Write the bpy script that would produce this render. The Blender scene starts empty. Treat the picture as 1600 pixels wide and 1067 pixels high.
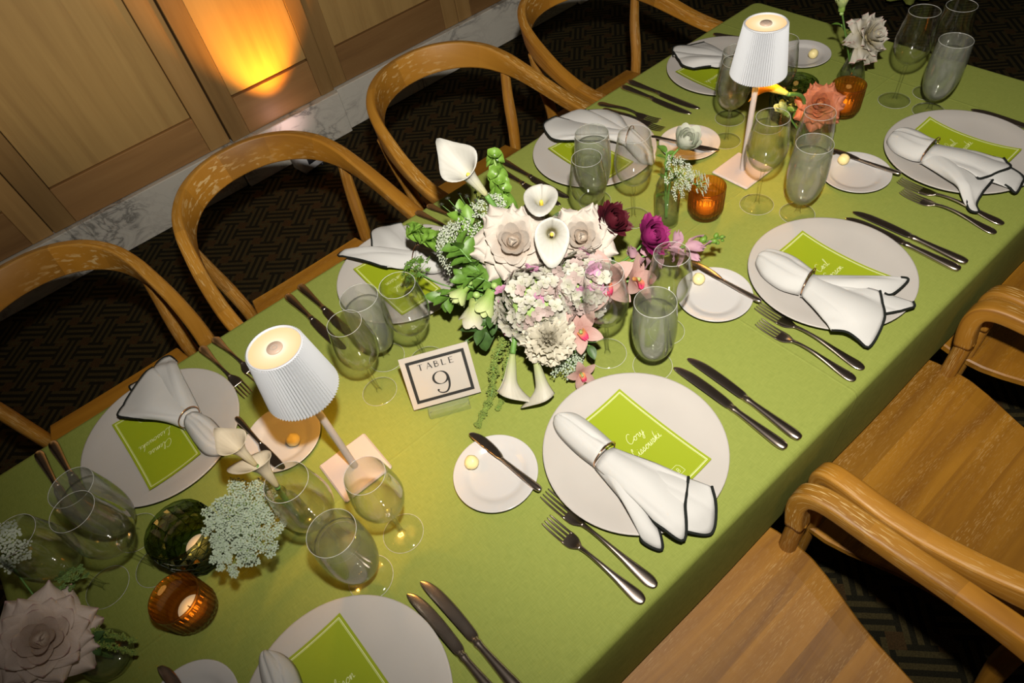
import bpy, bmesh, math, random
import numpy as np
from mathutils import Vector, Matrix, Quaternion
random.seed(7)
SC = bpy.context.scene
COL = SC.collection
PI = math.pi
T = 0.75            # height of the table top above the floor

# ------------------------------------------------------------------ camera
cam_d = bpy.data.cameras.new('camera'); cam = bpy.data.objects.new('camera', cam_d); COL.objects.link(cam)
cam_d.sensor_width = 36.0; cam_d.lens = 22.858; cam_d.clip_start = 0.02
CR = Vector((0.7572806, -0.6381894, -0.1387095)); CD = Vector((-0.5673561, -0.5376654, -0.6237170)); CF = Vector((0.3234703, 0.5510265, -0.7692443))
cam.matrix_world = Matrix(((CR.x, -CD.x, -CF.x, 0.0), (CR.y, -CD.y, -CF.y, 0.0), (CR.z, -CD.z, -CF.z, T + 0.9716), (0, 0, 0, 1)))
SC.camera = cam
# ------------------------------------------------------------------ world, flash, exposure
wd = bpy.data.worlds.new('world'); SC.world = wd; wd.use_nodes = True
wd.node_tree.nodes['Background'].inputs[0].default_value = (1.0, 0.78, 0.55, 1); wd.node_tree.nodes['Background'].inputs[1].default_value = 0.026
fl = bpy.data.lights.new('flash', 'SPOT'); flo = bpy.data.objects.new('flash', fl); COL.objects.link(flo)
fl.energy = 170; fl.color = (1.0, 0.93, 0.83); fl.shadow_soft_size = 0.022; fl.spot_size = math.radians(143); fl.spot_blend = 1.0
flo.location = (0.10, 0.03, T + 1.18)
flo.rotation_euler = (Vector((1.58, 1.38, T)) - flo.location).to_track_quat('-Z', 'Y').to_euler()
# added warm fill spots, unseen, that brighten the panelled wall
for wx, en in ((-0.75, 150), (0.25, 105), (1.35, 50)):
    wl = bpy.data.lights.new('wall_fill_spot', 'SPOT'); wo = bpy.data.objects.new('wall_fill_spot', wl); COL.objects.link(wo)
    wl.energy = en; wl.color = (1.0, 0.84, 0.58); wl.shadow_soft_size = 0.05; wl.spot_size = math.radians(28); wl.spot_blend = 0.8
    wo.location = (wx, 0.5, 2.75); wo.rotation_euler = (Vector((wx, 2.9, 1.14)) - wo.location).to_track_quat('-Z', 'Y').to_euler()
vs = SC.view_settings
vs.view_transform = 'Standard'; vs.look = 'None'; vs.gamma = 1.0; vs.use_curve_mapping = False; vs.exposure = 0.0
SC.cycles.transparent_max_bounces = 32; SC.cycles.max_bounces = 14; SC.cycles.caustics_refractive = False; SC.cycles.caustics_reflective = False

# ------------------------------------------------------------------ helpers
def mesh(name, V, F, m=None, smooth=True, uv=None):
    me = bpy.data.meshes.new(name)
    me.from_pydata([tuple(map(float, v)) for v in V], [], F)
    if smooth: me.polygons.foreach_set('use_smooth', [True] * len(me.polygons))
    if uv is not None:
        l = me.uv_layers.new(name='UVMap'); vi = np.empty(len(me.loops), dtype=np.int32); me.loops.foreach_get('vertex_index', vi)
        l.data.foreach_set('uv', np.asarray(uv, dtype=np.float32)[vi].ravel())
    if m is not None: me.materials.append(M[m] if isinstance(m, str) else m)
    me.update()
    return me
def thing(name, label, cat, loc=(0, 0, 0), rz=0.0, group=None, rot=None):
    o = bpy.data.objects.new(name, None); COL.objects.link(o); o.empty_display_size = 0.02
    o.location = loc
    if rot is not None: o.rotation_mode = 'QUATERNION'; o.rotation_quaternion = rot
    else: o.rotation_euler = (0, 0, rz)
    o['label'] = label; o['category'] = cat
    if group: o['group'] = group
    return o
def part(name, me, parent, mtx=None, label=None):
    o = bpy.data.objects.new(name, me); COL.objects.link(o); o.parent = parent
    if mtx is not None: o.matrix_basis = mtx
    if label: o['label'] = label
    return o
def struct(name, me=None, parent=None, label=None, loc=None):
    o = bpy.data.objects.new(name, me); COL.objects.link(o); o.parent = parent
    if loc: o.location = loc
    if parent is None: o['kind'] = 'structure'
    if label: o['label'] = label
    return o
def single(name, me, label, cat, loc=(0, 0, 0), rz=0.0, group=None):
    o = bpy.data.objects.new(name, me); COL.objects.link(o); o.location = loc; o.rotation_euler = (0, 0, rz)
    o['label'] = label; o['category'] = cat
    if group: o['group'] = group
    return o
class MB:
    def __init__(s): s.V = []; s.F = []; s.U = []
    def add(s, V, F, U=None):
        b = len(s.V); s.V += list(V); s.F += [tuple(i + b for i in f) for f in F]
        s.U += list(U) if U is not None else [(0, 0)] * len(V)
        return s
    def box(s, x0, x1, y0, y1, z0, z1):
        V = [(x, y, z) for z in (z0, z1) for y in (y0, y1) for x in (x0, x1)]
        return s.add(V, [(0, 2, 3, 1), (4, 5, 7, 6), (0, 1, 5, 4), (2, 6, 7, 3), (0, 4, 6, 2), (1, 3, 7, 5)])
    def bbox(s, x0, x1, y0, y1, z0, z1, b=0.003):
        # box with chamfered edges
        bm = bmesh.new(); r = bmesh.ops.create_cube(bm, size=1)
        for v in bm.verts: v.co = Vector(((x0 + x1) / 2 + v.co.x * (x1 - x0), (y0 + y1) / 2 + v.co.y * (y1 - y0), (z0 + z1) / 2 + v.co.z * (z1 - z0)))
        bmesh.ops.bevel(bm, geom=bm.edges[:], offset=b, segments=1, affect='EDGES')
        bm.verts.index_update()
        s.add([tuple(v.co) for v in bm.verts], [tuple(v.index for v in f.verts) for f in bm.faces]); bm.free()
        return s
    def lathe(s, prof, n=32, c=(0, 0, 0), scallop=None):
        V = []; F = []; U = []
        for i, (r, z) in enumerate(prof):
            for k in range(n):
                a = 2 * PI * k / n; rr = r
                if scallop: rr = r * (1 + scallop(a, i))
                V.append((c[0] + rr * math.cos(a), c[1] + rr * math.sin(a), c[2] + z)); U.append((k / n, z * 10))
        for i in range(len(prof) - 1):
            for k in range(n):
                k2 = (k + 1) % n; F.append((i * n + k, i * n + k2, (i + 1) * n + k2, (i + 1) * n + k))
        return s.add(V, F, U)
    def sweep(s, path, secs, up=(0, 0, 1), ups=None, cap=True):
        # secs: one list of (a,b) per path point (same length), a = side, b = up
        P = [Vector(p) for p in path]; n = len(P); k = len(secs[0]); V = []; F = []; U = []; L = 0.0
        for i in range(n):
            t = (P[min(i + 1, n - 1)] - P[max(i - 1, 0)]).normalized(); u = Vector(ups[i] if ups else up)
            sd = t.cross(u)
            if sd.length < 1e-5: sd = t.cross(Vector((1, 0, 0)))
            sd.normalize(); nn = sd.cross(t).normalized()
            if i: L += (P[i] - P[i - 1]).length
            for j, (a, b) in enumerate(secs[i]):
                V.append(tuple(P[i] + sd * a + nn * b)); U.append((L, j / k * 0.2))
        for i in range(n - 1):
            for j in range(k):
                j2 = (j + 1) % k; F.append((i * k + j, i * k + j2, (i + 1) * k + j2, (i + 1) * k + j))
        if cap: F.append(tuple(reversed(range(k)))); F.append(tuple((n - 1) * k + j for j in range(k)))
        return s.add(V, F, U)
    def tube(s, path, r, k=8, up=(0, 0, 1), cap=True):
        rs = r if hasattr(r, '__len__') else [r] * len(path)
        return s.sweep(path, [[(q * math.cos(2 * PI * j / k), q * math.sin(2 * PI * j / k)) for j in range(k)] for q in rs], up, cap=cap)
    def ribbon(s, pts, w, z=0.0):
        # flat ribbon in xy, w = width or widths
        n = len(pts); ws = w if hasattr(w, '__len__') else [w] * n; V = []; F = []
        for i in range(n):
            a = Vector(pts[max(i - 1, 0)][:2]); b = Vector(pts[min(i + 1, n - 1)][:2]); d = b - a
            if d.length < 1e-9: d = Vector((1, 0))
            d.normalize(); nx, ny = -d.y, d.x; q = ws[i] / 2
            V += [(pts[i][0] + nx * q, pts[i][1] + ny * q, z), (pts[i][0] - nx * q, pts[i][1] - ny * q, z)]
        F = [(2 * i + 1, 2 * i + 3, 2 * i + 2, 2 * i) for i in range(n - 1)]
        return s.add(V, F)
    def sphere(s, c, r, n=8, m=6, sz=1.0):
        V = [(c[0], c[1], c[2] - r * sz)]; F = []
        for i in range(1, m):
            a = -PI / 2 + PI * i / m
            for k in range(n): V.append((c[0] + r * math.cos(a) * math.cos(2 * PI * k / n), c[1] + r * math.cos(a) * math.sin(2 * PI * k / n), c[2] + r * sz * math.sin(a)))
        V.append((c[0], c[1], c[2] + r * sz)); e = len(V) - 1
        for k in range(n):
            F.append((0, 1 + (k + 1) % n, 1 + k)); F.append((e, e - n + k, e - n + (k + 1) % n))
        for i in range(m - 2):
            for k in range(n):
                k2 = (k + 1) % n; F.append((1 + i * n + k, 1 + i * n + k2, 1 + (i + 1) * n + k2, 1 + (i + 1) * n + k))
        return s.add(V, F)
    def make(s, name, m=None, smooth=True): return mesh(name, s.V, s.F, m, smooth, s.U)
def cr(pts, n=6, closed=False):
    # Catmull-Rom through the points
    P = [np.array(p, float) for p in pts]; out = []; N = len(P)
    for i in range(N if closed else N - 1):
        if closed: p0, p1, p2, p3 = P[(i - 1) % N], P[i], P[(i + 1) % N], P[(i + 2) % N]
        else: p0, p1, p2, p3 = P[max(i - 1, 0)], P[i], P[i + 1], P[min(i + 2, N - 1)]
        for j in range(n):
            t = j / n
            out.append(tuple(0.5 * ((2 * p1) + (-p0 + p2) * t + (2 * p0 - 5 * p1 + 4 * p2 - p3) * t * t + (-p0 + 3 * p1 - 3 * p2 + p3) * t ** 3)))
    if not closed: out.append(tuple(P[-1]))
    return out
def resamp(pts, n):
    P = np.array(pts, float); d = np.r_[0, np.cumsum(np.linalg.norm(np.diff(P, axis=0), axis=1))]; s = np.linspace(0, d[-1], n)
    return [tuple(np.array([np.interp(q, d, P[:, k]) for k in range(P.shape[1])])) for q in s]
def toward(d, roll=0.0):
    return (Vector(d).normalized().to_track_quat('Z', 'Y') @ Quaternion((0, 0, 1), roll))
def rrect(w, h, r, n=4):
    # rounded rectangle section, counter-clockwise
    out = []
    for cx, cy, a0 in ((w / 2 - r, h / 2 - r, 0), (-w / 2 + r, h / 2 - r, 90), (-w / 2 + r, -h / 2 + r, 180), (w / 2 - r, -h / 2 + r, 270)):
        for j in range(n): a = math.radians(a0 + 90 * j / (n - 1)); out.append((cx + r * math.cos(a), cy + r * math.sin(a)))
    return out

# ------------------------------------------------------------------ materials
M = {}
def nodes(name):
    m = bpy.data.materials.new(name); m.use_nodes = True; M[name] = m
    nt = m.node_tree; return m, nt, nt.nodes['Principled BSDF']
def N(nt, t, **kw):
    n = nt.nodes.new(t)
    for k, v in kw.items():
        if k.startswith('i_'): n.inputs[k[2:].replace('_', ' ')].default_value = v
        else: setattr(n, k, v)
    return n
def ramp(nt, fac, stops):
    r = nt.nodes.new('ShaderNodeValToRGB'); e = r.color_ramp.elements
    while len(e) < len(stops): e.new(0.5)
    for q, (p, c) in zip(e, stops): q.position = p; q.color = (*c, 1)
    nt.links.new(fac, r.inputs[0]); return r.outputs[0]
def mapped(nt, scale, coord='Object', rot=(0, 0, 0)):
    tc = nt.nodes.new('ShaderNodeTexCoord'); mp = nt.nodes.new('ShaderNodeMapping'); mp.inputs['Scale'].default_value = scale; mp.inputs['Rotation'].default_value = rot
    nt.links.new(tc.outputs[coord], mp.inputs[0]); return mp.outputs[0]
def noise(nt, vec, scale=1.0, detail=3.0, rough=0.5, dist=0.0):
    n = nt.nodes.new('ShaderNodeTexNoise'); n.inputs['Scale'].default_value = scale; n.inputs['Detail'].default_value = detail; n.inputs['Roughness'].default_value = rough; n.inputs['Distortion'].default_value = dist
    nt.links.new(vec, n.inputs['Vector']); return n.outputs[0]
def bump(nt, b, h, strength=0.3, dist=0.001):
    n = nt.nodes.new('ShaderNodeBump'); n.inputs['Strength'].default_value = strength; n.inputs['Distance'].default_value = dist
    nt.links.new(h, n.inputs['Height']); nt.links.new(n.outputs[0], b.inputs['Normal'])
def plain(name, col, rough=0.5, metal=0.0, spec=0.5, var=0.0, vs=40.0, emit=None, es=0.0, coat=0.0, bmp=0.0, transl=0.0):
    m, nt, b = nodes(name)
    b.inputs['Base Color'].default_value = (*col, 1); b.inputs['Roughness'].default_value = rough; b.inputs['Metallic'].default_value = metal; b.inputs['Specular IOR Level'].default_value = spec
    if coat: b.inputs['Coat Weight'].default_value = coat; b.inputs['Coat Roughness'].default_value = 0.08
    if emit: b.inputs['Emission Color'].default_value = (*emit, 1); b.inputs['Emission Strength'].default_value = es
    if var or bmp:
        f = noise(nt, mapped(nt, (vs, vs, vs)), 1.0, 4)
        if var:
            lo = tuple(c * (1 - var) for c in col); hi = tuple(min(1, c * (1 + var)) for c in col)
            nt.links.new(ramp(nt, f, [(0.3, lo), (0.7, hi)]), b.inputs['Base Color'])
        if bmp: bump(nt, b, f, bmp, 0.002)
    if transl:
        t = N(nt, 'ShaderNodeBsdfTranslucent'); t.inputs[0].default_value = (*col, 1); mx = N(nt, 'ShaderNodeMixShader'); mx.inputs[0].default_value = transl
        nt.links.new(b.outputs[0], mx.inputs[1]); nt.links.new(t.outputs[0], mx.inputs[2]); nt.links.new(mx.outputs[0], nt.nodes['Material Output'].inputs[0])
    return m
def petalmat(name, c0, c1, streak=0.0, transl=0.25, edge=None, rough=0.55):
    # c0 at the base, c1 at the rim (colour along the petal, stored in uv.y)
    m, nt, b = nodes(name); uvn = N(nt, 'ShaderNodeUVMap'); sp = N(nt, 'ShaderNodeSeparateXYZ'); nt.links.new(uvn.outputs[0], sp.inputs[0])
    stops = [(0.05, c0), (0.75, c1)]
    if edge: stops += [(0.93, c1), (0.985, edge)]
    col = ramp(nt, sp.outputs[1], stops)
    mp = N(nt, 'ShaderNodeMapping'); mp.inputs['Scale'].default_value = (30, 2.5, 1); nt.links.new(uvn.outputs[0], mp.inputs[0])
    f = noise(nt, mp.outputs[0], 1.0, 3)
    mx = N(nt, 'ShaderNodeMix', data_type='RGBA', blend_type='MULTIPLY'); mx.inputs[0].default_value = 0.35 + streak
    nt.links.new(col, mx.inputs[6]); nt.links.new(ramp(nt, f, [(0.35, (0.80, 0.78, 0.74)), (0.62, (1, 1, 1))]), mx.inputs[7])
    nt.links.new(mx.outputs[2], b.inputs['Base Color']); b.inputs['Roughness'].default_value = rough; b.inputs['Specular IOR Level'].default_value = 0.3
    bump(nt, b, f, 0.25, 0.002)
    t = N(nt, 'ShaderNodeBsdfTranslucent'); nt.links.new(mx.outputs[2], t.inputs[0]); ms = N(nt, 'ShaderNodeMixShader'); ms.inputs[0].default_value = transl
    nt.links.new(b.outputs[0], ms.inputs[1]); nt.links.new(t.outputs[0], ms.inputs[2]); nt.links.new(ms.outputs[0], nt.nodes['Material Output'].inputs[0])
    return m
def glass(name, tint=(0.97, 0.98, 0.96), edge=(0.75, 0.8, 0.75), refl=1.0, haze=0.0, hazec=(0.8, 0.82, 0.78), rough=0.02, ior=1.45, refr=0.0, refc=(1, 1, 1), glint=0.12):
    # thin clear wall: see-through with fresnel reflections; light passes, so it casts only a faint shadow
    m, nt, b = nodes(name); nt.nodes.remove(b)
    lw = N(nt, 'ShaderNodeLayerWeight'); lw.inputs[0].default_value = 0.5
    tc = ramp(nt, lw.outputs['Facing'], [(0.35, tint), (0.95, edge)])
    tr = N(nt, 'ShaderNodeBsdfTransparent'); nt.links.new(tc, tr.inputs[0])
    gl = N(nt, 'ShaderNodeBsdfGlossy'); gl.inputs['Roughness'].default_value = rough
    # Schlick reflectance from the facing angle, the same on both sides of the wall
    pw = N(nt, 'ShaderNodeMath', operation='POWER'); nt.links.new(lw.outputs['Facing'], pw.inputs[0]); pw.inputs[1].default_value = 5.0
    f0 = ((ior - 1) / (ior + 1)) ** 2
    ma = N(nt, 'ShaderNodeMath', operation='MULTIPLY_ADD'); nt.links.new(pw.outputs[0], ma.inputs[0]); ma.inputs[1].default_value = 0.75; ma.inputs[2].default_value = f0 * 0.45
    ml = N(nt, 'ShaderNodeMath', operation='MULTIPLY'); nt.links.new(ma.outputs[0], ml.inputs[0]); ml.inputs[1].default_value = refl
    mx = N(nt, 'ShaderNodeMixShader'); nt.links.new(ml.outputs[0], mx.inputs[0]); nt.links.new(tr.outputs[0], mx.inputs[1]); nt.links.new(gl.outputs[0], mx.inputs[2])
    # faint wide glint at grazing angles, from the polished curved wall
    gw_ = N(nt, 'ShaderNodeBsdfGlossy'); gw_.inputs['Roughness'].default_value = 0.09
    p3 = N(nt, 'ShaderNodeMath', operation='POWER'); nt.links.new(lw.outputs['Facing'], p3.inputs[0]); p3.inputs[1].default_value = 4.0
    k3 = N(nt, 'ShaderNodeMath', operation='MULTIPLY_ADD'); nt.links.new(p3.outputs[0], k3.inputs[0]); k3.inputs[1].default_value = glint; k3.inputs[2].default_value = 0.012
    m0 = N(nt, 'ShaderNodeMixShader'); nt.links.new(k3.outputs[0], m0.inputs[0]); nt.links.new(mx.outputs[0], m0.inputs[1]); nt.links.new(gw_.outputs[0], m0.inputs[2]); mx = m0
    out = mx
    if refr:
        g = N(nt, 'ShaderNodeBsdfGlass'); g.inputs['Color'].default_value = (*refc, 1); g.inputs['Roughness'].default_value = 0.0; g.inputs['IOR'].default_value = ior
        m1 = N(nt, 'ShaderNodeMixShader'); m1.inputs[0].default_value = refr; nt.links.new(mx.outputs[0], m1.inputs[1]); nt.links.new(g.outputs[0], m1.inputs[2]); out = mx = m1
    if haze:
        d = N(nt, 'ShaderNodeBsdfDiffuse'); d.inputs[0].default_value = (*hazec, 1)
        f = noise(nt, mapped(nt, (160, 160, 60)), 1.0, 3)
        hz = N(nt, 'ShaderNodeMath', operation='MULTIPLY'); hz.inputs[1].default_value = haze
        nt.links.new(ramp(nt, f, [(0.3, (0.55, 0.55, 0.55)), (0.7, (1, 1, 1))]), hz.inputs[0])
        m2 = N(nt, 'ShaderNodeMixShader'); nt.links.new(hz.outputs[0], m2.inputs[0]); nt.links.new(mx.outputs[0], m2.inputs[1]); nt.links.new(d.outputs[0], m2.inputs[2]); out = m2
    nt.links.new(out.outputs[0], nt.nodes['Material Output'].inputs[0])
    return m
def wood(name, dark, mid, light, fleck, coord='UV', along=0, s=1.0, rough=0.42, blocks=0.0, fleckamt=0.55, fa=34):
    # along: axis that the grain follows; blocks: length of the glued pieces
    m, nt, b = nodes(name)
    def sc(a, c): v = [c * s, c * s, c * s]; v[along] = a * s; return tuple(v)
    tc = N(nt, 'ShaderNodeTexCoord'); vec = tc.outputs[coord]
    oi = N(nt, 'ShaderNodeObjectInfo'); off = N(nt, 'ShaderNodeVectorMath', operation='ADD'); cmb = N(nt, 'ShaderNodeCombineXYZ')
    ml = N(nt, 'ShaderNodeMath', operation='MULTIPLY'); ml.inputs[1].default_value = 7.3; nt.links.new(oi.outputs['Random'], ml.inputs[0])
    for k in range(3): nt.links.new(ml.outputs[0], cmb.inputs[k])
    nt.links.new(vec, off.inputs[0]); nt.links.new(cmb.outputs[0], off.inputs[1])
    def mapn(scale):
        mp = N(nt, 'ShaderNodeMapping'); mp.inputs['Scale'].default_value = scale; nt.links.new(off.outputs[0], mp.inputs[0]); return mp.outputs[0]
    big = noise(nt, mapn(sc(1.6, 26)), 1.0, 4, 0.55, 0.9)
    col = ramp(nt, big, [(0.28, dark), (0.5, mid), (0.74, light)])
    if blocks:
        sx = N(nt, 'ShaderNodeSeparateXYZ'); nt.links.new(off.outputs[0], sx.inputs[0]); dv = N(nt, 'ShaderNodeMath', operation='DIVIDE'); dv.inputs[1].default_value = blocks
        fl_ = N(nt, 'ShaderNodeMath', operation='FLOOR'); nt.links.new(sx.outputs[along], dv.inputs[0]); nt.links.new(dv.outputs[0], fl_.inputs[0])
        wn = N(nt, 'ShaderNodeTexWhiteNoise', noise_dimensions='1D'); nt.links.new(fl_.outputs[0], wn.inputs['W'])
        hs = N(nt, 'ShaderNodeHueSaturation'); mr = N(nt, 'ShaderNodeMapRange'); mr.inputs['To Min'].default_value = 0.78; mr.inputs['To Max'].default_value = 1.22
        nt.links.new(wn.outputs['Value'], mr.inputs[0]); nt.links.new(mr.outputs[0], hs.inputs['Value']); nt.links.new(col, hs.inputs['Color']); col = hs.outputs[0]
    else:
        hs = N(nt, 'ShaderNodeHueSaturation'); mr = N(nt, 'ShaderNodeMapRange'); mr.inputs['To Min'].default_value = 0.72; mr.inputs['To Max'].default_value = 1.22
        nt.links.new(oi.outputs['Random'], mr.inputs[0]); nt.links.new(mr.outputs[0], hs.inputs['Value']); nt.links.new(col, hs.inputs['Color']); col = hs.outputs[0]
    fine = noise(nt, mapn(sc(fa, 620)), 1.0, 2, 0.5, 0.15)
    lim = noise(nt, mapn(sc(3, 22)), 1.0, 2)
    mu = N(nt, 'ShaderNodeMath', operation='MULTIPLY'); nt.links.new(ramp(nt, fine, [(0.56, (0, 0, 0)), (0.64, (1, 1, 1))]), mu.inputs[0]); nt.links.new(ramp(nt, lim, [(0.42, (0, 0, 0)), (0.66, (1, 1, 1))]), mu.inputs[1])
    m3 = N(nt, 'ShaderNodeMath', operation='MULTIPLY'); nt.links.new(mu.outputs[0], m3.inputs[0]); m3.inputs[1].default_value = fleckamt
    mx = N(nt, 'ShaderNodeMix', data_type='RGBA'); nt.links.new(m3.outputs[0], mx.inputs[0]); nt.links.new(col, mx.inputs[6]); mx.inputs[7].default_value = (*fleck, 1)
    nt.links.new(mx.outputs[2], b.inputs['Base Color']); b.inputs['Roughness'].default_value = rough
    bump(nt, b, fine, 0.15, 0.0008)
    return m

wood('chair_oak', (0.215, 0.085, 0.008), (0.345, 0.152, 0.014), (0.45, 0.215, 0.028), (0.68, 0.49, 0.22), 'UV', 0, 1.0, 0.5, blocks=0.14, fleckamt=0.8)
wood('seat_oak', (0.18, 0.070, 0.005), (0.275, 0.118, 0.007), (0.355, 0.160, 0.012), (0.55, 0.36, 0.14), 'Object', 0, 0.9, 0.5, fleckamt=0.38, fa=70)
wood('panel_veneer', (0.33, 0.200, 0.070), (0.41, 0.26, 0.092), (0.47, 0.305, 0.112), (0.5, 0.33, 0.13), 'Object', 2, 0.55, 0.5, fleckamt=0.3)
wood('panel_rail', (0.24, 0.125, 0.045), (0.31, 0.165, 0.058), (0.36, 0.20, 0.073), (0.36, 0.21, 0.09), 'Object', 0, 0.55, 0.5, fleckamt=0.3)
wood('panel_stile', (0.29, 0.165, 0.056), (0.36, 0.21, 0.072), (0.41, 0.245, 0.09), (0.4, 0.24, 0.1), 'Object', 2, 0.55, 0.5, fleckamt=0.3)
plain('joint_dark', (0.03, 0.017, 0.008), 0.8)
# table linen
def linen():
    m, nt, b = nodes('green_linen')
    v1 = mapped(nt, (900, 60, 60)); v2 = mapped(nt, (60, 900, 60)); n1 = noise(nt, v1, 1, 2); n2 = noise(nt, v2, 1, 2)
    ad = N(nt, 'ShaderNodeMath', operation='ADD'); nt.links.new(n1, ad.inputs[0]); nt.links.new(n2, ad.inputs[1])
    hf = N(nt, 'ShaderNodeMath', operation='MULTIPLY'); hf.inputs[1].default_value = 0.5; nt.links.new(ad.outputs[0], hf.inputs[0])
    nt.links.new(ramp(nt, hf.outputs[0], [(0.36, (0.190, 0.228, 0.042)), (0.62, (0.236, 0.274, 0.056))]), b.inputs['Base Color'])
    b.inputs['Roughness'].default_value = 0.75; b.inputs['Specular IOR Level'].default_value = 0.25; b.inputs['Sheen Weight'].default_value = 0.0
    # pressed fold lines of the cloth (object space = room space, metres)
    tc = N(nt, 'ShaderNodeTexCoord'); sp = N(nt, 'ShaderNodeSeparateXYZ'); nt.links.new(tc.outputs['Object'], sp.inputs[0]); acc = None
    for ax, c in ((0, 1.612), (1, 0.648), (0, 0.74)):
        s1 = N(nt, 'ShaderNodeMath', operation='SUBTRACT'); nt.links.new(sp.outputs[ax], s1.inputs[0]); s1.inputs[1].default_value = c
        s2 = N(nt, 'ShaderNodeMath', operation='ABSOLUTE'); nt.links.new(s1.outputs[0], s2.inputs[0])
        s3 = N(nt, 'ShaderNodeMapRange', interpolation_type='SMOOTHSTEP'); nt.links.new(s2.outputs[0], s3.inputs[0]); s3.inputs['From Min'].default_value = 0.0; s3.inputs['From Max'].default_value = 0.0035; s3.inputs['To Min'].default_value = 1.0; s3.inputs['To Max'].default_value = 0.0
        if acc is None: acc = s3.outputs[0]
        else:
            m_ = N(nt, 'ShaderNodeMath', operation='MAXIMUM'); nt.links.new(acc, m_.inputs[0]); nt.links.new(s3.outputs[0], m_.inputs[1]); acc = m_.outputs[0]
    b1 = N(nt, 'ShaderNodeBump'); b1.inputs['Strength'].default_value = 0.5; b1.inputs['Distance'].default_value = 0.0009; nt.links.new(acc, b1.inputs['Height'])
    b2 = N(nt, 'ShaderNodeBump'); b2.inputs['Strength'].default_value = 0.25; b2.inputs['Distance'].default_value = 0.0006; nt.links.new(hf.outputs[0], b2.inputs['Height']); nt.links.new(b1.outputs[0], b2.inputs['Normal']); nt.links.new(b2.outputs[0], b.inputs['Normal'])
linen()
def marble():
    m, nt, b = nodes('marble')
    v = mapped(nt, (3.2, 3.2, 5.0), rot=(0.3, 0.5, 0.9)); n1 = noise(nt, v, 1.6, 6, 0.62, 1.6)
    ab = N(nt, 'ShaderNodeMath', operation='SUBTRACT'); ab.inputs[1].default_value = 0.5; nt.links.new(n1, ab.inputs[0]); a2 = N(nt, 'ShaderNodeMath', operation='ABSOLUTE'); nt.links.new(ab.outputs[0], a2.inputs[0])
    n2 = noise(nt, v, 0.8, 2); ad = N(nt, 'ShaderNodeMath', operation='ADD'); nt.links.new(a2.outputs[0], ad.inputs[0])
    sb = N(nt, 'ShaderNodeMapRange'); sb.inputs['From Min'].default_value = 0.4; sb.inputs['From Max'].default_value = 0.7; sb.inputs['To Min'].default_value = 0.0; sb.inputs['To Max'].default_value = 0.12; nt.links.new(n2, sb.inputs[0]); nt.links.new(sb.outputs[0], ad.inputs[1])
    nt.links.new(ramp(nt, ad.outputs[0], [(0.0, (0.24, 0.23, 0.2)), (0.02, (0.42, 0.40, 0.36)), (0.055, (0.62, 0.59, 0.52)), (0.12, (0.70, 0.67, 0.59))]), b.inputs['Base Color'])
    b.inputs['Roughness'].default_value = 0.3
marble()
plain('carpet_dark', (0.012, 0.011, 0.006), 0.95, spec=0.1, var=0.35, vs=300)
plain('carpet_line', (0.044, 0.035, 0.014), 0.95, spec=0.1, var=0.35, vs=300)
plain('carpet_knot', (0.044, 0.026, 0.01), 0.95, spec=0.1, var=0.35, vs=300)
plain('stoneware', (0.415, 0.39, 0.36), 0.55, spec=0.4, var=0.03, vs=12)
plain('porcelain', (0.49, 0.475, 0.46), 0.16, spec=0.5)
plain('napkin_cotton', (0.48, 0.477, 0.46), 0.85, spec=0.15, bmp=0.12, vs=500)
plain('black_hem', (0.012, 0.014, 0.012), 0.85, spec=0.1)
plain('rose_gold', (0.75, 0.42, 0.24), 0.16, 1.0)
plain('flatware_steel', (0.60, 0.51, 0.44), 0.22, 1.0, var=0.1, vs=60)
plain('menu_lime', (0.245, 0.305, 0.008), 0.6, spec=0.3)
plain('menu_print', (0.66, 0.70, 0.38), 0.6)
plain('butter', (0.80, 0.68, 0.32), 0.4, spec=0.4)
plain('shade_white', (0.455, 0.47, 0.495), 0.5)
plain('lamp_metal', (0.48, 0.42, 0.40), 0.42)
def diffuser_mat():
    # glow of the light guide: strongest round the button, warmer towards the rim
    m, nt, b = nodes('lamp_diffuser'); b.inputs['Base Color'].default_value = (0.15, 0.13, 0.10, 1); tc = N(nt, 'ShaderNodeTexCoord'); ln = N(nt, 'ShaderNodeVectorMath', operation='LENGTH'); nt.links.new(tc.outputs['Object'], ln.inputs[0])
    mr = N(nt, 'ShaderNodeMapRange'); mr.inputs['From Min'].default_value = 0.010; mr.inputs['From Max'].default_value = 0.037; nt.links.new(ln.outputs['Value'], mr.inputs[0])
    nt.links.new(ramp(nt, mr.outputs[0], [(0.05, (1.0, 0.90, 0.66)), (0.35, (1.0, 0.74, 0.40)), (1.0, (0.98, 0.53, 0.20))]), b.inputs['Emission Color']); b.inputs['Emission Strength'].default_value = 0.95
diffuser_mat()
plain('lamp_button', (0.42, 0.31, 0.24), 0.4)
plain('button_ring', (0.6, 0.5, 0.42), 0.3, 0.4)
plain('sign_card', (0.41, 0.375, 0.33), 0.55)
plain('sign_ink', (0.014, 0.014, 0.013), 0.5)
glass('acrylic', (0.96, 0.98, 0.94), (0.8, 0.88, 0.75), 1.6, haze=0.08)
glass('clear_glass', (1.0, 1.0, 1.0), (0.86, 0.88, 0.85), 1.2, refr=0.05, glint=0.5)
glass('thin_glass', (1.0, 1.0, 1.0), (0.66, 0.69, 0.64), 1.4, glint=0.5)
glass('rim_highlight', (0.9, 0.9, 0.88), (0.7, 0.7, 0.68), 2.0, haze=0.55, hazec=(0.85, 0.85, 0.82))  # white haze paints the bright highlight along rims and foot edges
glass('vase_glass', (0.985, 0.992, 0.98), (0.72, 0.78, 0.68), 1.3, refr=0.10, refc=(0.97, 1, 0.96))
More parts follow.
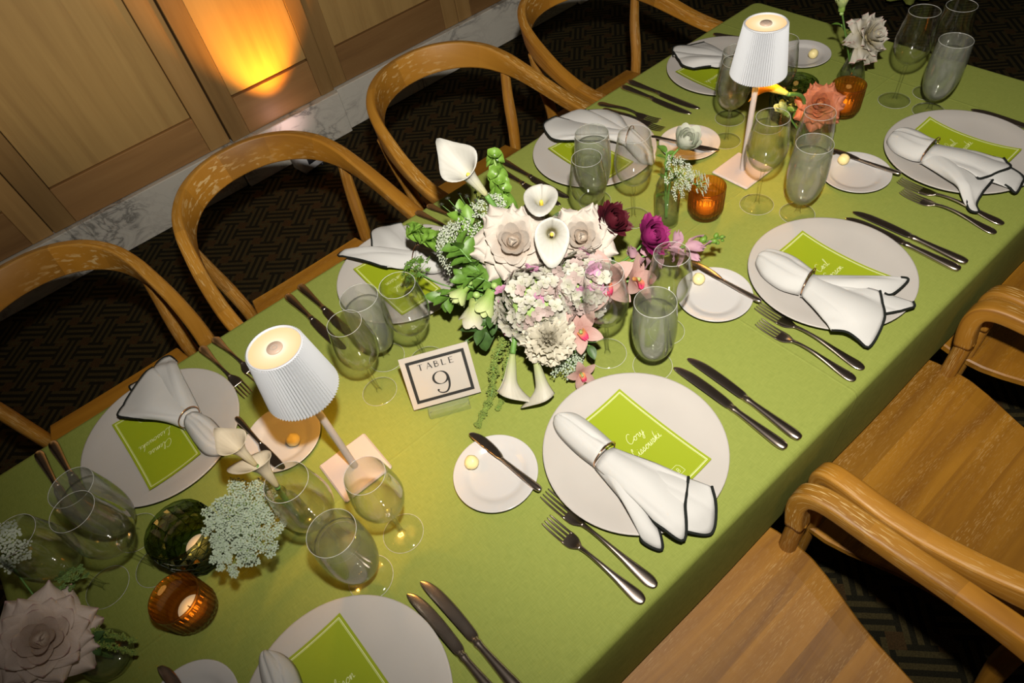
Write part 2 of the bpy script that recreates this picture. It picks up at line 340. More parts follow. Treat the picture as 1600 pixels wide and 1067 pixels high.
glass('frosted_glass', (0.95, 0.96, 0.94), (0.7, 0.72, 0.68), 1.2, refr=0.12, haze=0.065, hazec=(0.66, 0.67, 0.62), rough=0.10)
glass('water', (0.95, 0.96, 0.93), (0.8, 0.82, 0.78), 1.0, haze=0.03, hazec=(0.6, 0.6, 0.55), ior=1.33)
glass('amber_glass', (0.95, 0.64, 0.25), (0.30, 0.095, 0.015), 1.4, refr=0.2, refc=(0.93, 0.6, 0.2), haze=0.04, hazec=(0.75, 0.32, 0.05))
glass('green_glass', (0.60, 0.68, 0.52), (0.04, 0.07, 0.03), 1.6, refr=0.25, refc=(0.5, 0.6, 0.42))
plain('green_groove', (0.012, 0.022, 0.010), 0.2)
plain('candle_wax', (0.75, 0.66, 0.48), 0.5, emit=(1.0, 0.6, 0.22), es=0.02)  # faint emission puts a warm glow into the wax
plain('wick', (0.03, 0.02, 0.015), 0.9)
plain('stem_green', (0.10, 0.22, 0.04), 0.5, var=0.2)
plain('stem_pale', (0.24, 0.36, 0.10), 0.5, var=0.2)
plain('leaf_green', (0.1, 0.21, 0.028), 0.45, var=0.3, vs=60, transl=0.2)
plain('leaf_bright', (0.16, 0.31, 0.035), 0.45, var=0.25, vs=60, transl=0.25)
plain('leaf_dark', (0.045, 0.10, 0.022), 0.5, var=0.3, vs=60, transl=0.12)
plain('bells_green', (0.2, 0.37, 0.05), 0.45, var=0.2, vs=60, transl=0.3)
plain('lace_white', (0.50, 0.55, 0.44), 0.7, transl=0.15)
plain('lace_grey', (0.36, 0.43, 0.32), 0.7, transl=0.1)
plain('fern_green', (0.12, 0.20, 0.045), 0.7, var=0.3, vs=200)
plain('amaranth_green', (0.17, 0.235, 0.04), 0.8, var=0.35, vs=300)
plain('seed_dark', (0.025, 0.028, 0.015), 0.7)
plain('spadix_yellow', (0.75, 0.55, 0.06), 0.6)
petalmat('rose_blush', (0.591, 0.484, 0.385), (0.538, 0.484, 0.426), transl=0.18)
petalmat('rose_cream', (0.480, 0.416, 0.240), (0.464, 0.440, 0.376), edge=(0.55, 0.36, 0.33))
petalmat('rose_mauve', (0.70, 0.58, 0.46), (0.74, 0.62, 0.55), edge=(0.5, 0.3, 0.3))
petalmat('rose_orange', (0.50, 0.17, 0.05), (0.43, 0.145, 0.075), transl=0.18)
petalmat('calla_white', (0.38, 0.44, 0.18), (0.56, 0.54, 0.45))
petalmat('calla_white_open', (0.538, 0.538, 0.280), (0.559, 0.553, 0.505))
petalmat('calla_yellow', (0.45, 0.50, 0.12), (0.85, 0.40, 0.03))
petalmat('calla_peach', (0.5, 0.42, 0.22), (0.66, 0.57, 0.42))
petalmat('ranunculus_wine', (0.035, 0.005, 0.01), (0.085, 0.008, 0.016))
petalmat('ranunculus_magenta', (0.13, 0.008, 0.06), (0.27, 0.02, 0.13))
petalmat('ranunculus_white', (0.360, 0.416, 0.288), (0.560, 0.576, 0.480))
petalmat('orchid_pink', (0.48, 0.26, 0.23), (0.5, 0.33, 0.29), streak=0.35)
petalmat('orchid_lip', (0.85, 0.5, 0.12), (0.55, 0.04, 0.12))
petalmat('snap_pink', (0.44, 0.26, 0.3), (0.48, 0.28, 0.36))
petalmat('carnation_cream', (0.453, 0.414, 0.276), (0.562, 0.527, 0.424))
petalmat('lisianthus', (0.36, 0.44, 0.14), (0.58, 0.56, 0.44))
petalmat('lisianthus_bud', (0.25, 0.40, 0.08), (0.50, 0.58, 0.26))
petalmat('hydrangea_white', (0.473, 0.473, 0.355), (0.513, 0.497, 0.439))
petalmat('hydrangea_blush', (0.448, 0.358, 0.323), (0.466, 0.367, 0.345))
petalmat('hydrangea_pink', (0.52, 0.22, 0.36), (0.55, 0.29, 0.43))
plain('uplight_shell', (0.72, 0.72, 0.74), 0.35)
plain('uplight_lens', (0.9, 0.75, 0.7), 0.3, emit=(1.0, 0.55, 0.5), es=2.2)
plain('uplight_dark', (0.02, 0.02, 0.025), 0.4)
plain('table_frame', (0.05, 0.03, 0.015), 0.6)
plain('dark_plaster', (0.05, 0.04, 0.03), 0.9)

# ------------------------------------------------------------------ floor: carpet with a diagonal fret pattern
def carpet():
    s = 0.107 / 8; c45 = math.sqrt(0.5)
    def w16(v): return (v + 8) % 16 - 8
    pat = {}
    for i in range(16):
        for j in range(16):
            k = 0
            for cx, cy in ((0, 0), (8, 8)):
                dx, dy = w16(i - cx), w16(j - cy)
                if abs(dx) <= 4 and dy in (-2, 0, 2): k = 1
                if dx == 4 and 2 <= dy <= 4 or dx == -4 and -4 <= dy <= -2: k = 1
            for cx, cy in ((8, 0), (0, 8)):
                dx, dy = w16(i - cx), w16(j - cy)
                if abs(dy) <= 4 and dx in (-2, 0, 2): k = 1
                if dy == 4 and -4 <= dx <= -2 or dy == -4 and 2 <= dx <= 4: k = 1
            if not k and abs((i % 8) - 4) <= 1 and abs((j % 8) - 4) <= 1: k = 2
            if k: pat[(i, j)] = k
    V = [(-3, -2.5, 0), (5.5, -2.5, 0), (5.5, 3.0, 0), (-3, 3.0, 0)]; F = [(0, 1, 2, 3)]; MI = [0]
    R = int(4.6 / s)
    for i in range(-R, R):
        for j in range(-R, R):
            k = pat.get((i % 16, j % 16))
            if not k: continue
            a, b = i * s, j * s; x = 1.3 + (a - b) * c45; y = 1.1 + (a + b) * c45
            if not (-1.2 < x < 3.9 and -0.6 < y < 2.87): continue
            if -0.35 < x < 1.62 and 0.3 < y < 1.05: continue
            h = s * 0.5; n = len(V)
            for u, v in ((-h, -h), (h, -h), (h, h), (-h, h)): V.append((x + (u - v) * c45, y + (u + v) * c45, 0.0008))
            F.append((n, n + 1, n + 2, n + 3)); MI.append(k)
    me = mesh('floor', V, F, 'carpet_dark', False)
    me.materials.append(M['carpet_line']); me.materials.append(M['carpet_knot'])
    me.polygons.foreach_set('material_index', MI)
    struct('floor', me, label='dark carpet woven with a gold diagonal fret pattern')
carpet()

# ------------------------------------------------------------------ panelled wall and marble base
WY = 2.9
wall = struct('wall_back', MB().box(-2.2, 3.6, WY + 0.03, WY + 0.13, 0, 2.4).make('wall_back', 'joint_dark', False), label='honey wood panelled wall above a marble base')
def wpiece(name, m, x0, x1, z0, z1, y, d=0.03, b=0.002):
    me = MB().bbox(-(x1 - x0) / 2, (x1 - x0) / 2, 0, d, 0, z1 - z0, b).make(name, m, False)
    o = struct(name, me, wall); o.location = ((x0 + x1) / 2, y, z0); return o
ZB, ZR, ZT = 0.21, 0.374, 2.3
def bay(x0, x1, p0, p1):
    wpiece('stile', 'panel_stile', x0, p0 - 0.0005, ZB, ZT, WY - 0.004)
    wpiece('stile', 'panel_stile', p1 + 0.0005, x1, ZB, ZT, WY - 0.004)
    wpiece('rail', 'panel_rail', p0 + 0.0005, p1 - 0.0005, ZB, ZR, WY - 0.003)
    wpiece('wall_panel', 'panel_veneer', p0 + 0.002, p1 - 0.002, ZR + 0.003, ZT, WY + 0.010, 0.02)
bay(-1.30, -0.308, -1.21, -0.395)
bay(-0.304, 0.497, -0.213, 0.400)
bay(1.043, 1.803, 1.118, 1.72)
bay(1.807, 2.60, 1.89, 2.51)
def pilaster(x0, x1, p0, p1):
    wpiece('stile', 'panel_stile', x0, p0 - 0.001, ZB, ZT, WY - 0.020, 0.05)
    wpiece('stile', 'panel_stile', p1 + 0.001, x1, ZB, ZT, WY - 0.020, 0.05)
    wpiece('rail', 'panel_rail', p0, p1, ZB, 0.384, WY - 0.018, 0.05)
    wpiece('wall_panel', 'panel_veneer', p0, p1, 0.395, ZT, WY - 0.017, 0.05)
pilaster(0.504, 1.037, 0.590, 0.966)
pilaster(2.607, 3.14, 2.70, 3.05)
base = struct('baseboard_back', MB().box(-2.2, 3.6, WY - 0.012, WY + 0.03, 0, 0.205).make('baseboard_back', 'marble', False), label='veined white marble base along the panelled wall')
def slab(x0, x1, y, lab=None):
    me = MB().bbox(x0, x1, y, WY - 0.005, 0.0, 0.209, 0.003).make('marble_slab', 'marble', False); struct('marble_slab', me, base)
for x0, x1, y in ((-1.3, -0.262, WY - 0.03), (-0.258, -0.2, WY - 0.03), (-0.197, 0.468, WY - 0.03), (0.472, 1.04, WY - 0.055), (1.044, 1.50, WY - 0.03), (1.504, 2.25, WY - 0.03), (2.254, 2.6, WY - 0.03), (2.604, 3.15, WY - 0.055)): slab(x0, x1, y)

# ------------------------------------------------------------------ battery uplight at the wall
def uplight():
    t = thing('uplight', 'small white battery uplight on the carpet casting amber light up the wall', 'light', (0.742, 2.745, 0), 0.15)
    me = MB().bbox(-0.06, 0.06, -0.05, 0.05, 0.012, 0.15, 0.012).make('housing', 'uplight_shell'); part('housing', me, t)
    me = MB().lathe([(0, 0.158), (0.036, 0.158), (0.040, 0.150)], 24).make('lens', 'uplight_lens'); part('lens', me, t, label='glowing pinkish lens')
    me = MB().bbox(-0.025, 0.035, -0.0535, -0.049, 0.05, 0.085, 0.002).make('control_panel', 'uplight_dark'); part('control_panel', me, t)
    for x in (-0.045, 0.045):
        for y in (-0.035, 0.035): part('foot', MB().lathe([(0, 0), (0.008, 0), (0.008, 0.013), (0, 0.013)], 10, (x, y, 0)).make('foot', 'uplight_dark'), t)
    for nm, col, en, z, aim, sz in (('uplight_beam', (1.0, 0.40, 0.03), 60, 0.19, (0.80, 2.87, 1.0), 78), ('uplight_spill', (1.0, 0.66, 0.66), 0.4, 0.185, (0.76, 2.9, 0.21), 120)):
        l = bpy.data.lights.new(nm, 'SPOT'); l.energy = en; l.color = col; l.spot_size = math.radians(sz); l.spot_blend = 0.9; l.shadow_soft_size = 0.02
        o = bpy.data.objects.new(nm, l); COL.objects.link(o); o.location = (0.752, 2.735, z); o.rotation_euler = (Vector(aim) - o.location).to_track_quat('-Z', 'Y').to_euler()
uplight()

# ------------------------------------------------------------------ table and cloth
X0, X1, Y0, Y1 = -0.53, 1.783, 0.1815, 1.1715
def table(x0, x1, y0, y1, label, z=T):
    t = thing('dining_table', label, 'table', ((x0 + x1) / 2, (y0 + y1) / 2, 0)); hx, hy = (x1 - x0) / 2 - 0.01, (y1 - y0) / 2 - 0.01
    part('table_top', MB().bbox(-hx, hx, -hy, hy, z - 0.03, z - 0.004).make('table_top', 'table_frame', False), t)
    for sx in (-1, 1):
        for sy in (-1, 1): part('leg', MB().bbox(sx * (hx - 0.09) - 0.02, sx * (hx - 0.09) + 0.02, sy * (hy - 0.33) - 0.02, sy * (hy - 0.33) + 0.02, 0, z - 0.031).make('leg', 'table_frame', False), t)
    return t
table(X0, X1, Y0, Y1, 'long dining table hidden under the green cloth')
def cloth(name, x0, x1, y0, y1, drop, rc, amp, label, z=T):
    # ring of points round a rounded rectangle; every ring is one row of the cloth
    per = []
    L = [(x1 - rc, y1 - rc, 0), (x0 + rc, y1 - rc, 90), (x0 + rc, y0 + rc, 180), (x1 - rc, y0 + rc, 270)]
    for i, (cx, cy, a0) in enumerate(L):
        for j in range(9): a = math.radians(a0 + 90 * j / 8); per.append((cx, cy, math.cos(a), math.sin(a)))
        nx = L[(i + 1) % 4]; a = math.radians(a0 + 90); p = (cx + rc * 0, cy); n = 40
        for j in range(1, n): per.append((cx + (nx[0] - cx) * j / n, cy + (nx[1] - cy) * j / n, math.cos(a), math.sin(a)))
    n = len(per); V = []; F = []
    rows = [(-0.014, 0.0)] + [(-0.014 + 0.014 * math.sin(PI / 2 * k / 5), -0.014 + 0.014 * math.cos(PI / 2 * k / 5)) for k in range(1, 6)] + [(0.001, -0.014 - (drop - 0.014) * q) for q in (0.2, 0.5, 0.8, 1.0)]
    for ri, (o, dz) in enumerate(rows):
        for k, (cx, cy, nx, ny) in enumerate(per):
            wv = 0.0
            if ri > 5: wv = amp * (ri - 5) / 4 * (0.5 + 0.5 * math.sin(k * 0.9 + 2 * math.sin(k * 0.13)))
            V.append((cx + nx * (rc + o + wv), cy + ny * (rc + o + wv), z + dz))
    for r in range(len(rows) - 1):
        for k in range(n): k2 = (k + 1) % n; F.append((r * n + k2, r * n + k, (r + 1) * n + k, (r + 1) * n + k2))
    F.append(tuple(range(n)))
    me = mesh(name, V, F, 'green_linen'); me.polygons[len(F) - 1].use_smooth = False
    return single(name, me, label, 'tablecloth')
cloth('tablecloth', X0, X1, Y0, Y1, 0.275, 0.03, 0.002, 'olive green linen cloth covering the long laid table')
table(3.35, 4.6, 1.35, 2.15, 'neighbouring table in the dark beyond the far table end')
cloth('tablecloth', 3.35, 4.6, 1.35, 2.15, 0.66, 0.05, 0.05, 'green cloth hanging over the neighbouring table in the dark background')

# ------------------------------------------------------------------ chairs
def chair_meshes():
    H = {}
    half = [(0.250, -0.366, 0.545), (0.251, -0.374, 0.585), (0.253, -0.376, 0.622), (0.256, -0.366, 0.645), (0.260, -0.335, 0.655), (0.263, -0.27, 0.656), (0.262, -0.20, 0.663), (0.257, -0.12, 0.679), (0.247, -0.045, 0.698), (0.232, 0.02, 0.714), (0.205, 0.085, 0.727), (0.160, 0.143, 0.735), (0.105, 0.183, 0.738), (0.05, 0.203, 0.739), (0, 0.208, 0.739)]
    sec = [(0.034, 0.034), (0.035, 0.034), (0.036, 0.034), (0.037, 0.034), (0.037, 0.034), (0.038, 0.034), (0.037, 0.036), (0.035, 0.042), (0.033, 0.051), (0.031, 0.061), (0.029, 0.070), (0.028, 0.077), (0.028, 0.081), (0.028, 0.083), (0.028, 0.083)]
    lean = [(0, -1, 0.15), (0, -1, 0.35), (0, -0.9, 0.8), (0, -0.5, 1), (0, -0.1, 1), (0, 0, 1), (0, 0, 1), (-0.03, 0, 1), (-0.05, 0.0, 1), (0.05, 0.03, 1), (0.12, 0.08, 1), (0.12, 0.15, 1), (0.08, 0.2, 1), (0.04, 0.22, 1), (0, 0.22, 1)]
    full = half + [(-x, y, z) for x, y, z in reversed(half[:-1])]; sc = sec + list(reversed(sec[:-1])); up = lean + [(-a, b, c) for a, b, c in reversed(lean[:-1])]
    both = cr([(*p, *s, *u) for p, s, u in zip(full, sc, up)], 4)
    mb = MB().sweep([q[:3] for q in both], [rrect(q[3], q[4], min(q[3], q[4]) * 0.19, 4) for q in both], ups=[q[5:8] for q in both])
    H['back_rail'] = mb.make('back_rail', 'chair_oak')
    for s in (1, -1):
        pf = cr([(s * 0.236, -0.352, 0.0), (s * 0.244, -0.36, 0.25), (s * 0.248, -0.364, 0.46), (s * 0.250, -0.366, 0.556)], 5)
        H['front_leg', s] = MB().tube(pf, [0.013 + 0.0035 * min(1, i / 8) for i in range(len(pf))], 12, up=(0, 1, 0)).make('leg', 'chair_oak')
        pr = cr([(s * 0.212, 0.075, 0.0), (s * 0.205, 0.025, 0.22), (s * 0.204, -0.004, 0.40), (s * 0.210, -0.004, 0.50), (s * 0.224, 0.018, 0.60), (s * 0.235, 0.027, 0.69)], 5)
        H['rear_leg', s] = MB().tube(pr, [0.012 + 0.0065 * min(1, i / 9) - (0.004 * max(0, i - 18) / 7) for i in range(len(pr))], 12, up=(0, 1, 0)).make('leg', 'chair_oak')
    # seat outline: half width against local y (front -0.46 ... back 0.01)
    prof = [(-0.46, 0.225), (-0.44, 0.247), (-0.40, 0.257), (-0.36, 0.262), (-0.32, 0.260), (-0.28, 0.250), (-0.24, 0.236), (-0.20, 0.222), (-0.16, 0.212), (-0.11, 0.203), (-0.06, 0.194), (-0.02, 0.186), (0.012, 0.180)]
    def hw(y): return float(np.interp(y, [p[0] for p in prof], [p[1] for p in prof]))
    def dip(x, y): return -0.010 * max(0, 1 - (x / 0.2) ** 2) * max(0, 1 - ((y + 0.2) / 0.24) ** 2)
    edges = [-0.46, -0.405, -0.345, -0.30, -0.235, -0.175, -0.125, -0.06, 0.012]
    H['boards'] = []
    for a, b in zip(edges[:-1], edges[1:]):
        ny = 7; US = [-1, -0.985] + [-0.95 + 1.9 * q / 14 for q in range(15)] + [0.985, 1]; nx = len(US); V = []; F = []
        for side, zo in ((1, 0.0), (-1, -0.026)):
            for j in range(ny):
                y = a + (b - a) * j / (ny - 1); h = hw(y)
                for i in range(nx):
                    u = US[i]; x = u * h
                    e = (0.003 if abs(u) == 1 else 0) if side > 0 else -0.010 * max(0, (abs(u) - 0.86) / 0.14)
                    V.append((x, y, 0.45 + zo - e + (dip(x, y) if side > 0 else 0)))
        n2 = ny * nx
        for j in range(ny - 1):
            for i in range(nx - 1):
                q = j * nx + i; F.append((q, q + 1, q + nx + 1, q + nx)); F.append((n2 + q, n2 + q + nx, n2 + q + nx + 1, n2 + q + 1))
        ringi = [i for i in range(nx)] + [j * nx + nx - 1 for j in range(1, ny)] + [(ny - 1) * nx + i for i in range(nx - 2, -1, -1)] + [j * nx for j in range(ny - 2, 0, -1)]
        for k in range(len(ringi)):
            p, q = ringi[k], ringi[(k + 1) % len(ringi)]; F.append((q, p, n2 + p, n2 + q))
        H['boards'].append(mesh('seat_board', V, F, 'seat_oak', False))
    H['back_apron'] = MB().bbox(-0.19, 0.19, -0.012, 0.010, 0.375, 0.422, 0.004).make('seat_rail', 'chair_oak', False)
    return H
CH = chair_meshes()
def chair(cx, cy, rz, label, group):
    t = thing('dining_chair', label, 'chair', (cx, cy, 0), rz, group)
    part('back_rail', CH['back_rail'], t)
    for s in (1, -1):
        part('leg', CH['front_leg', s], t); part('leg', CH['rear_leg', s], t)
    for me in CH['boards']: part('seat_board', me, t)
    part('seat_rail', CH['back_apron'], t)
    return t
gw = 'wooden armchairs on the wall side of the table'; gn = 'wooden armchairs on the near side of the table'
chair(-0.31, 1.57, 0, 'honey oak armchair with curved back, leftmost on the wall side', gw)
chair(0.285, 1.57, 0, 'honey oak armchair with curved back in front of the wall uplight', gw)
chair(0.892, 1.57, 0, 'honey oak armchair with curved back behind the white calla lily', gw)
chair(1.478, 1.57, 0, 'honey oak armchair with curved back, farthest along the wall side', gw)
chair(0.333, -0.224, PI, 'honey oak armchair with wide plank seat at the bottom of the photo', gn)
chair(0.900, -0.224, PI, 'honey oak armchair between the bottom chair and the rightmost chair', gn)
chair(1.467, -0.224, PI, 'honey oak armchair cut off by the right edge of the photo', gn)

# ------------------------------------------------------------------ crockery
PLATE = MB().lathe([(0, 0.004), (0.078, 0.004), (0.082, 0.0), (0.090, 0.0), (0.093, 0.005), (0.125, 0.0105), (0.147, 0.0155), (0.150, 0.0178), (0.1495, 0.0190), (0.147, 0.0192), (0.125, 0.0150), (0.095, 0.0112), (0.06, 0.0098), (0, 0.0095)], 72).make('plate', 'stoneware')
BREAD = MB().lathe([(0, 0.003), (0.038, 0.003), (0.040, 0.0), (0.044, 0.0), (0.046, 0.004), (0.060, 0.0100), (0.0700, 0.0140), (0.0712, 0.0152), (0.0705, 0.0160), (0.0690, 0.0158), (0.058, 0.0130), (0.0505, 0.0112), (0.0475, 0.0082), (0.040, 0.0070), (0, 0.0068)], 56).make('bread_plate', 'porcelain')
# words that point to one setting
S = {'N1': 'the plate at the bottom edge of the photo', 'N2': 'the plate right of the table sign', 'N3': 'the plate right of the flower centrepiece', 'N4': 'the plate nearest the right edge',
     'F1': 'the plate left of the front lamp', 'F2': 'the plate half hidden by centrepiece greenery', 'F3': 'the plate behind the centrepiece', 'F4': 'the plate behind the rear lamp'}
PL = {'N1': (-0.168, 0.362), 'N2': (0.397, 0.366), 'N3': (0.939, 0.369), 'N4': (1.421, 0.377), 'F1': (-0.201, 1.000), 'F2': (0.365, 1.005), 'F3': (0.932, 1.000), 'F4': (1.412, 0.994)}
lab = {'N1': 'large matte off-white plate cut off by the bottom edge of the photo', 'N2': 'large matte off-white plate right of the table sign, under the Cory menu', 'N3': 'large matte off-white plate right of the flower centrepiece',
       'N4': 'large matte off-white plate nearest the right edge', 'F1': 'large matte off-white plate left of the front lamp', 'F2': 'large matte off-white plate half hidden by centrepiece greenery',
       'F3': 'large matte off-white plate behind the flower centrepiece', 'F4': 'large matte off-white plate behind the rear lamp'}
for k, (x, y) in PL.items(): single('dinner_plate', PLATE, lab[k], 'plate', (x, y, T + 0.0002), group='dinner plates')
BP = {'N1': (-0.341, 0.505), 'N2': (0.204, 0.493), 'N3': (0.750, 0.489), 'N4': (1.227, 0.498), 'F1': (-0.032, 0.822), 'F3': (1.094, 0.842), 'F4': (1.574, 0.869)}
lb = {'N1': 'small white bread plate cut off by the bottom edge of the photo', 'N2': 'small white bread plate left of the Cory menu plate', 'N3': 'small white bread plate below the pink snapdragon', 'N4': 'small white bread plate left of the plate nearest the right edge',
      'F1': 'small white bread plate lit orange under the front lamp shade', 'F3': 'small white bread plate left of the rear lamp base', 'F4': 'small white bread plate behind the green faceted votive'}
for k, (x, y) in BP.items(): single('bread_plate', BREAD, lb[k], 'plate', (x, y, T + 0.0002), group='bread plates')

# ------------------------------------------------------------------ flatware
def ell(w, h, n=10): return [(w / 2 * math.cos(2 * PI * j / n), h / 2 * math.sin(2 * PI * j / n)) for j in range(n)]
def bar(rows, n=10):
    # rows: (y, x, z, width, thickness)
    R = cr(rows, 4); return MB().sweep([(r[1], r[0], r[2]) for r in R], [ell(max(r[3], 1e-4), max(r[4], 1e-4), n) for r in R])
KH = bar([(0, 0, 0.0058, 0.004, 0.004), (0.002, 0, 0.0060, 0.014, 0.008), (0.012, 0, 0.0060, 0.0195, 0.0100), (0.03, 0, 0.0060, 0.0185, 0.0098), (0.06, 0, 0.0060, 0.0145, 0.0090), (0.09, 0, 0.0060, 0.0115, 0.0085), (0.100, 0, 0.0060, 0.0120, 0.0090), (0.105, 0, 0.0060, 0.0135, 0.0095), (0.109, 0, 0.0060, 0.0120, 0.0080), (0.112, 0, 0.0060, 0.0125, 0.0065)]).make('handle', 'flatware_steel')
KB = bar([(0.110, 0, 0.0060, 0.0130, 0.0060), (0.118, 0.001, 0.0056, 0.0170, 0.0030), (0.14, 0.0016, 0.0052, 0.0190, 0.0022), (0.17, 0.0018, 0.0048, 0.0200, 0.0020), (0.20, 0.001, 0.0044, 0.0190, 0.0018), (0.22, -0.001, 0.0040, 0.0150, 0.0016), (0.23, -0.0028, 0.0036, 0.0090, 0.0014), (0.2345, -0.0036, 0.0034, 0.003, 0.001)]).make('blade', 'flatware_steel')
BKH = bar([(0, 0, 0.0040, 0.003, 0.003), (0.002, 0, 0.0042, 0.009, 0.006), (0.012, 0, 0.0042, 0.0125, 0.0070), (0.04, 0, 0.0042, 0.0100, 0.0062), (0.075, 0, 0.0042, 0.0072, 0.0055), (0.09, 0, 0.0042, 0.0070, 0.0050)]).make('handle', 'flatware_steel')
BKB = bar([(0.088, 0, 0.0042, 0.0070, 0.0045), (0.098, 0.0015, 0.0040, 0.0120, 0.0022), (0.12, 0.0030, 0.0036, 0.0165, 0.0016), (0.145, 0.0028, 0.0033, 0.0165, 0.0014), (0.162, 0.0005, 0.0030, 0.0105, 0.0012), (0.168, -0.0015, 0.0030, 0.0030, 0.001)]).make('blade', 'flatware_steel')
def forkm():
    h = bar([(0, 0, 0.0030, 0.004, 0.003), (0.003, 0, 0.0034, 0.013, 0.0042), (0.014, 0, 0.0040, 0.0195, 0.0046), (0.035, 0, 0.0056, 0.0165, 0.0046), (0.065, 0, 0.0092, 0.0105, 0.0046), (0.095, 0, 0.0120, 0.0070, 0.0046), (0.120, 0, 0.0115, 0.0060, 0.0046), (0.135, 0, 0.0090, 0.0078, 0.0040), (0.140, 0, 0.0080, 0.0090, 0.0036)]).make('handle', 'flatware_steel')
    c = MB(); c.V = []
    R = cr([(0.137, 0, 0.0088, 0.0075, 0.0040), (0.145, 0, 0.0062, 0.0160, 0.0030), (0.153, 0, 0.0046, 0.0225, 0.0024), (0.163, 0, 0.0036, 0.0245, 0.0022), (0.170, 0, 0.0032, 0.0245, 0.0021)], 4)
    c.sweep([(r[1], r[0], r[2]) for r in R], [ell(r[3], r[4], 12) for r in R])
    for k in range(4):
        x = -0.0098 + 0.00653 * k
        Q = cr([(0.166, x, 0.0032, 0.0040, 0.0022), (0.185, x * 1.0, 0.0030, 0.0036, 0.0022), (0.205, x * 0.98, 0.0046, 0.0030, 0.0020), (0.219, x * 0.94, 0.0074, 0.0014, 0.0012)], 4)
        c.sweep([(r[1], r[0], r[2]) for r in Q], [ell(r[3], r[4], 8) for r in Q])
    return h, c.make('tines', 'flatware_steel')
FH, FT = forkm()
def cutlery(kind, hx, hy, tx, ty, label, z=0.0, tilt=0.0, ln=None):
    d = Vector((tx - hx, ty - hy)); a = math.atan2(d.y, d.x) - PI / 2; L = {'knife': 0.2345, 'fork': 0.219, 'spreader': 0.168}[kind]
    nm = {'knife': 'table_knife', 'fork': 'dinner_fork', 'spreader': 'butter_knife'}[kind]
    t = thing(nm, label, {'knife': 'knife', 'fork': 'fork', 'spreader': 'butter knife'}[kind], (hx, hy, T + z), a, {'knife': 'table knives', 'fork': 'dinner forks', 'spreader': 'butter knives'}[kind])
    if tilt: t.rotation_euler = (tilt, 0, a)
    s = min(1.04, max(0.86, d.length / L)) if ln is None else ln; t.scale = (1, s, 1)
    for n, me in {'knife': (('handle', KH), ('blade', KB)), 'fork': (('handle', FH), ('tines', FT)), 'spreader': (('handle', BKH), ('blade', BKB))}[kind]: part(n, me, t)
K = lambda st, w, h, ti, **kw: cutlery('knife', *h, *ti, w + ' of ' + S[st] if 'beside' not in w else w + ' ' + S[st], **kw)
kn = [('N2', 'inner table knife, beside', (0.571, 0.201), (0.575, 0.433)), ('N2', 'outer table knife on the right', (0.601, 0.196), (0.607, 0.429)),
      ('N3', 'inner table knife, beside', (1.102, 0.207), (1.103, 0.437)), ('N3', 'outer table knife on the right', (1.127, 0.207), (1.128, 0.437)),
      ('N4', 'dark table knife, beside', (1.590, 0.205), (1.597, 0.439)),
      ('N1', 'inner table knife, beside', (-0.002, 0.204), (-0.015, 0.436)), ('N1', 'outer table knife on the right', (0.025, 0.204), (0.011, 0.437)),
      ('F1', 'outer table knife, left', (-0.406, 1.154), (-0.385, 0.922)), ('F1', 'inner table knife, beside', (-0.378, 1.157), (-0.357, 0.925)),
      ('F2', 'outer table knife, left', (0.145, 1.157), (0.158, 0.925)), ('F2', 'inner table knife, beside', (0.180, 1.162), (0.190, 0.930)),
      ('F3', 'outer table knife, left', (0.735, 1.150), (0.742, 0.920)), ('F3', 'inner table knife, beside', (0.764, 1.156), (0.772, 0.924)),
      ('F4', 'outer table knife, left', (1.188, 1.153), (1.199, 0.926)), ('F4', 'inner table knife, beside', (1.217, 1.157), (1.229, 0.924))]
for st, w, h, ti in kn: K(st, w, h, ti)
fk = [('N2', 'inner dinner fork, beside', (0.260, 0.193), (0.240, 0.413)), ('N2', 'outer dinner fork, left', (0.231, 0.190), (0.212, 0.378)),
      ('N3', 'inner dinner fork, beside', (0.789, 0.203), (0.786, 0.417)), ('N3', 'outer dinner fork, left', (0.759, 0.200), (0.755, 0.392)),
      ('N4', 'inner dinner fork, beside', (1.270, 0.210), (1.268, 0.422)), ('N4', 'outer dinner fork, left', (1.237, 0.208), (1.240, 0.400)),
      ('F1', 'inner dinner fork, beside', (-0.060, 1.166), (-0.038, 0.965)), ('F1', 'outer dinner fork on the right', (-0.029, 1.168), (-0.005, 0.995)),
      ('F2', 'inner dinner fork, beside', (0.505, 1.168), (0.527, 0.958)), ('F2', 'outer dinner fork on the right', (0.538, 1.166), (0.556, 0.972)),
      ('F3', 'outer dinner fork on the right', (1.095, 1.150), (1.124, 0.982)), ('F3', 'inner dinner fork, beside', (1.082, 1.120), (1.104, 0.945)),
      ('F4', 'inner dinner fork, beside', (1.548, 1.138), (1.572, 0.945))]
for st, w, h, ti in fk: cutlery('fork', *h, *ti, (w + ' ' if 'beside' in w else w + ' of ') + S[st])
sp = {'N1': ((-0.325, 0.432), (-0.352, 0.592), 'at the bottom edge'), 'N2': ((0.236, 0.415), (0.219, 0.582), 'left of the Cory menu plate'), 'N3': ((0.789, 0.413), (0.783, 0.578), 'below the pink snapdragon'), 'N4': ((1.273, 0.425), (1.258, 0.580), 'left of the plate nearest the right edge'),
      'F1': ((-0.078, 0.925), (-0.060, 0.760), 'under the front lamp shade'), 'F3': ((1.052, 0.925), (1.106, 0.776), 'left of the rear lamp base'), }
for k, (h, ti, w) in sp.items(): cutlery('spreader', *h, *ti, 'small butter knife lying across the bread plate ' + w, z=0.0135, ln=1.0)
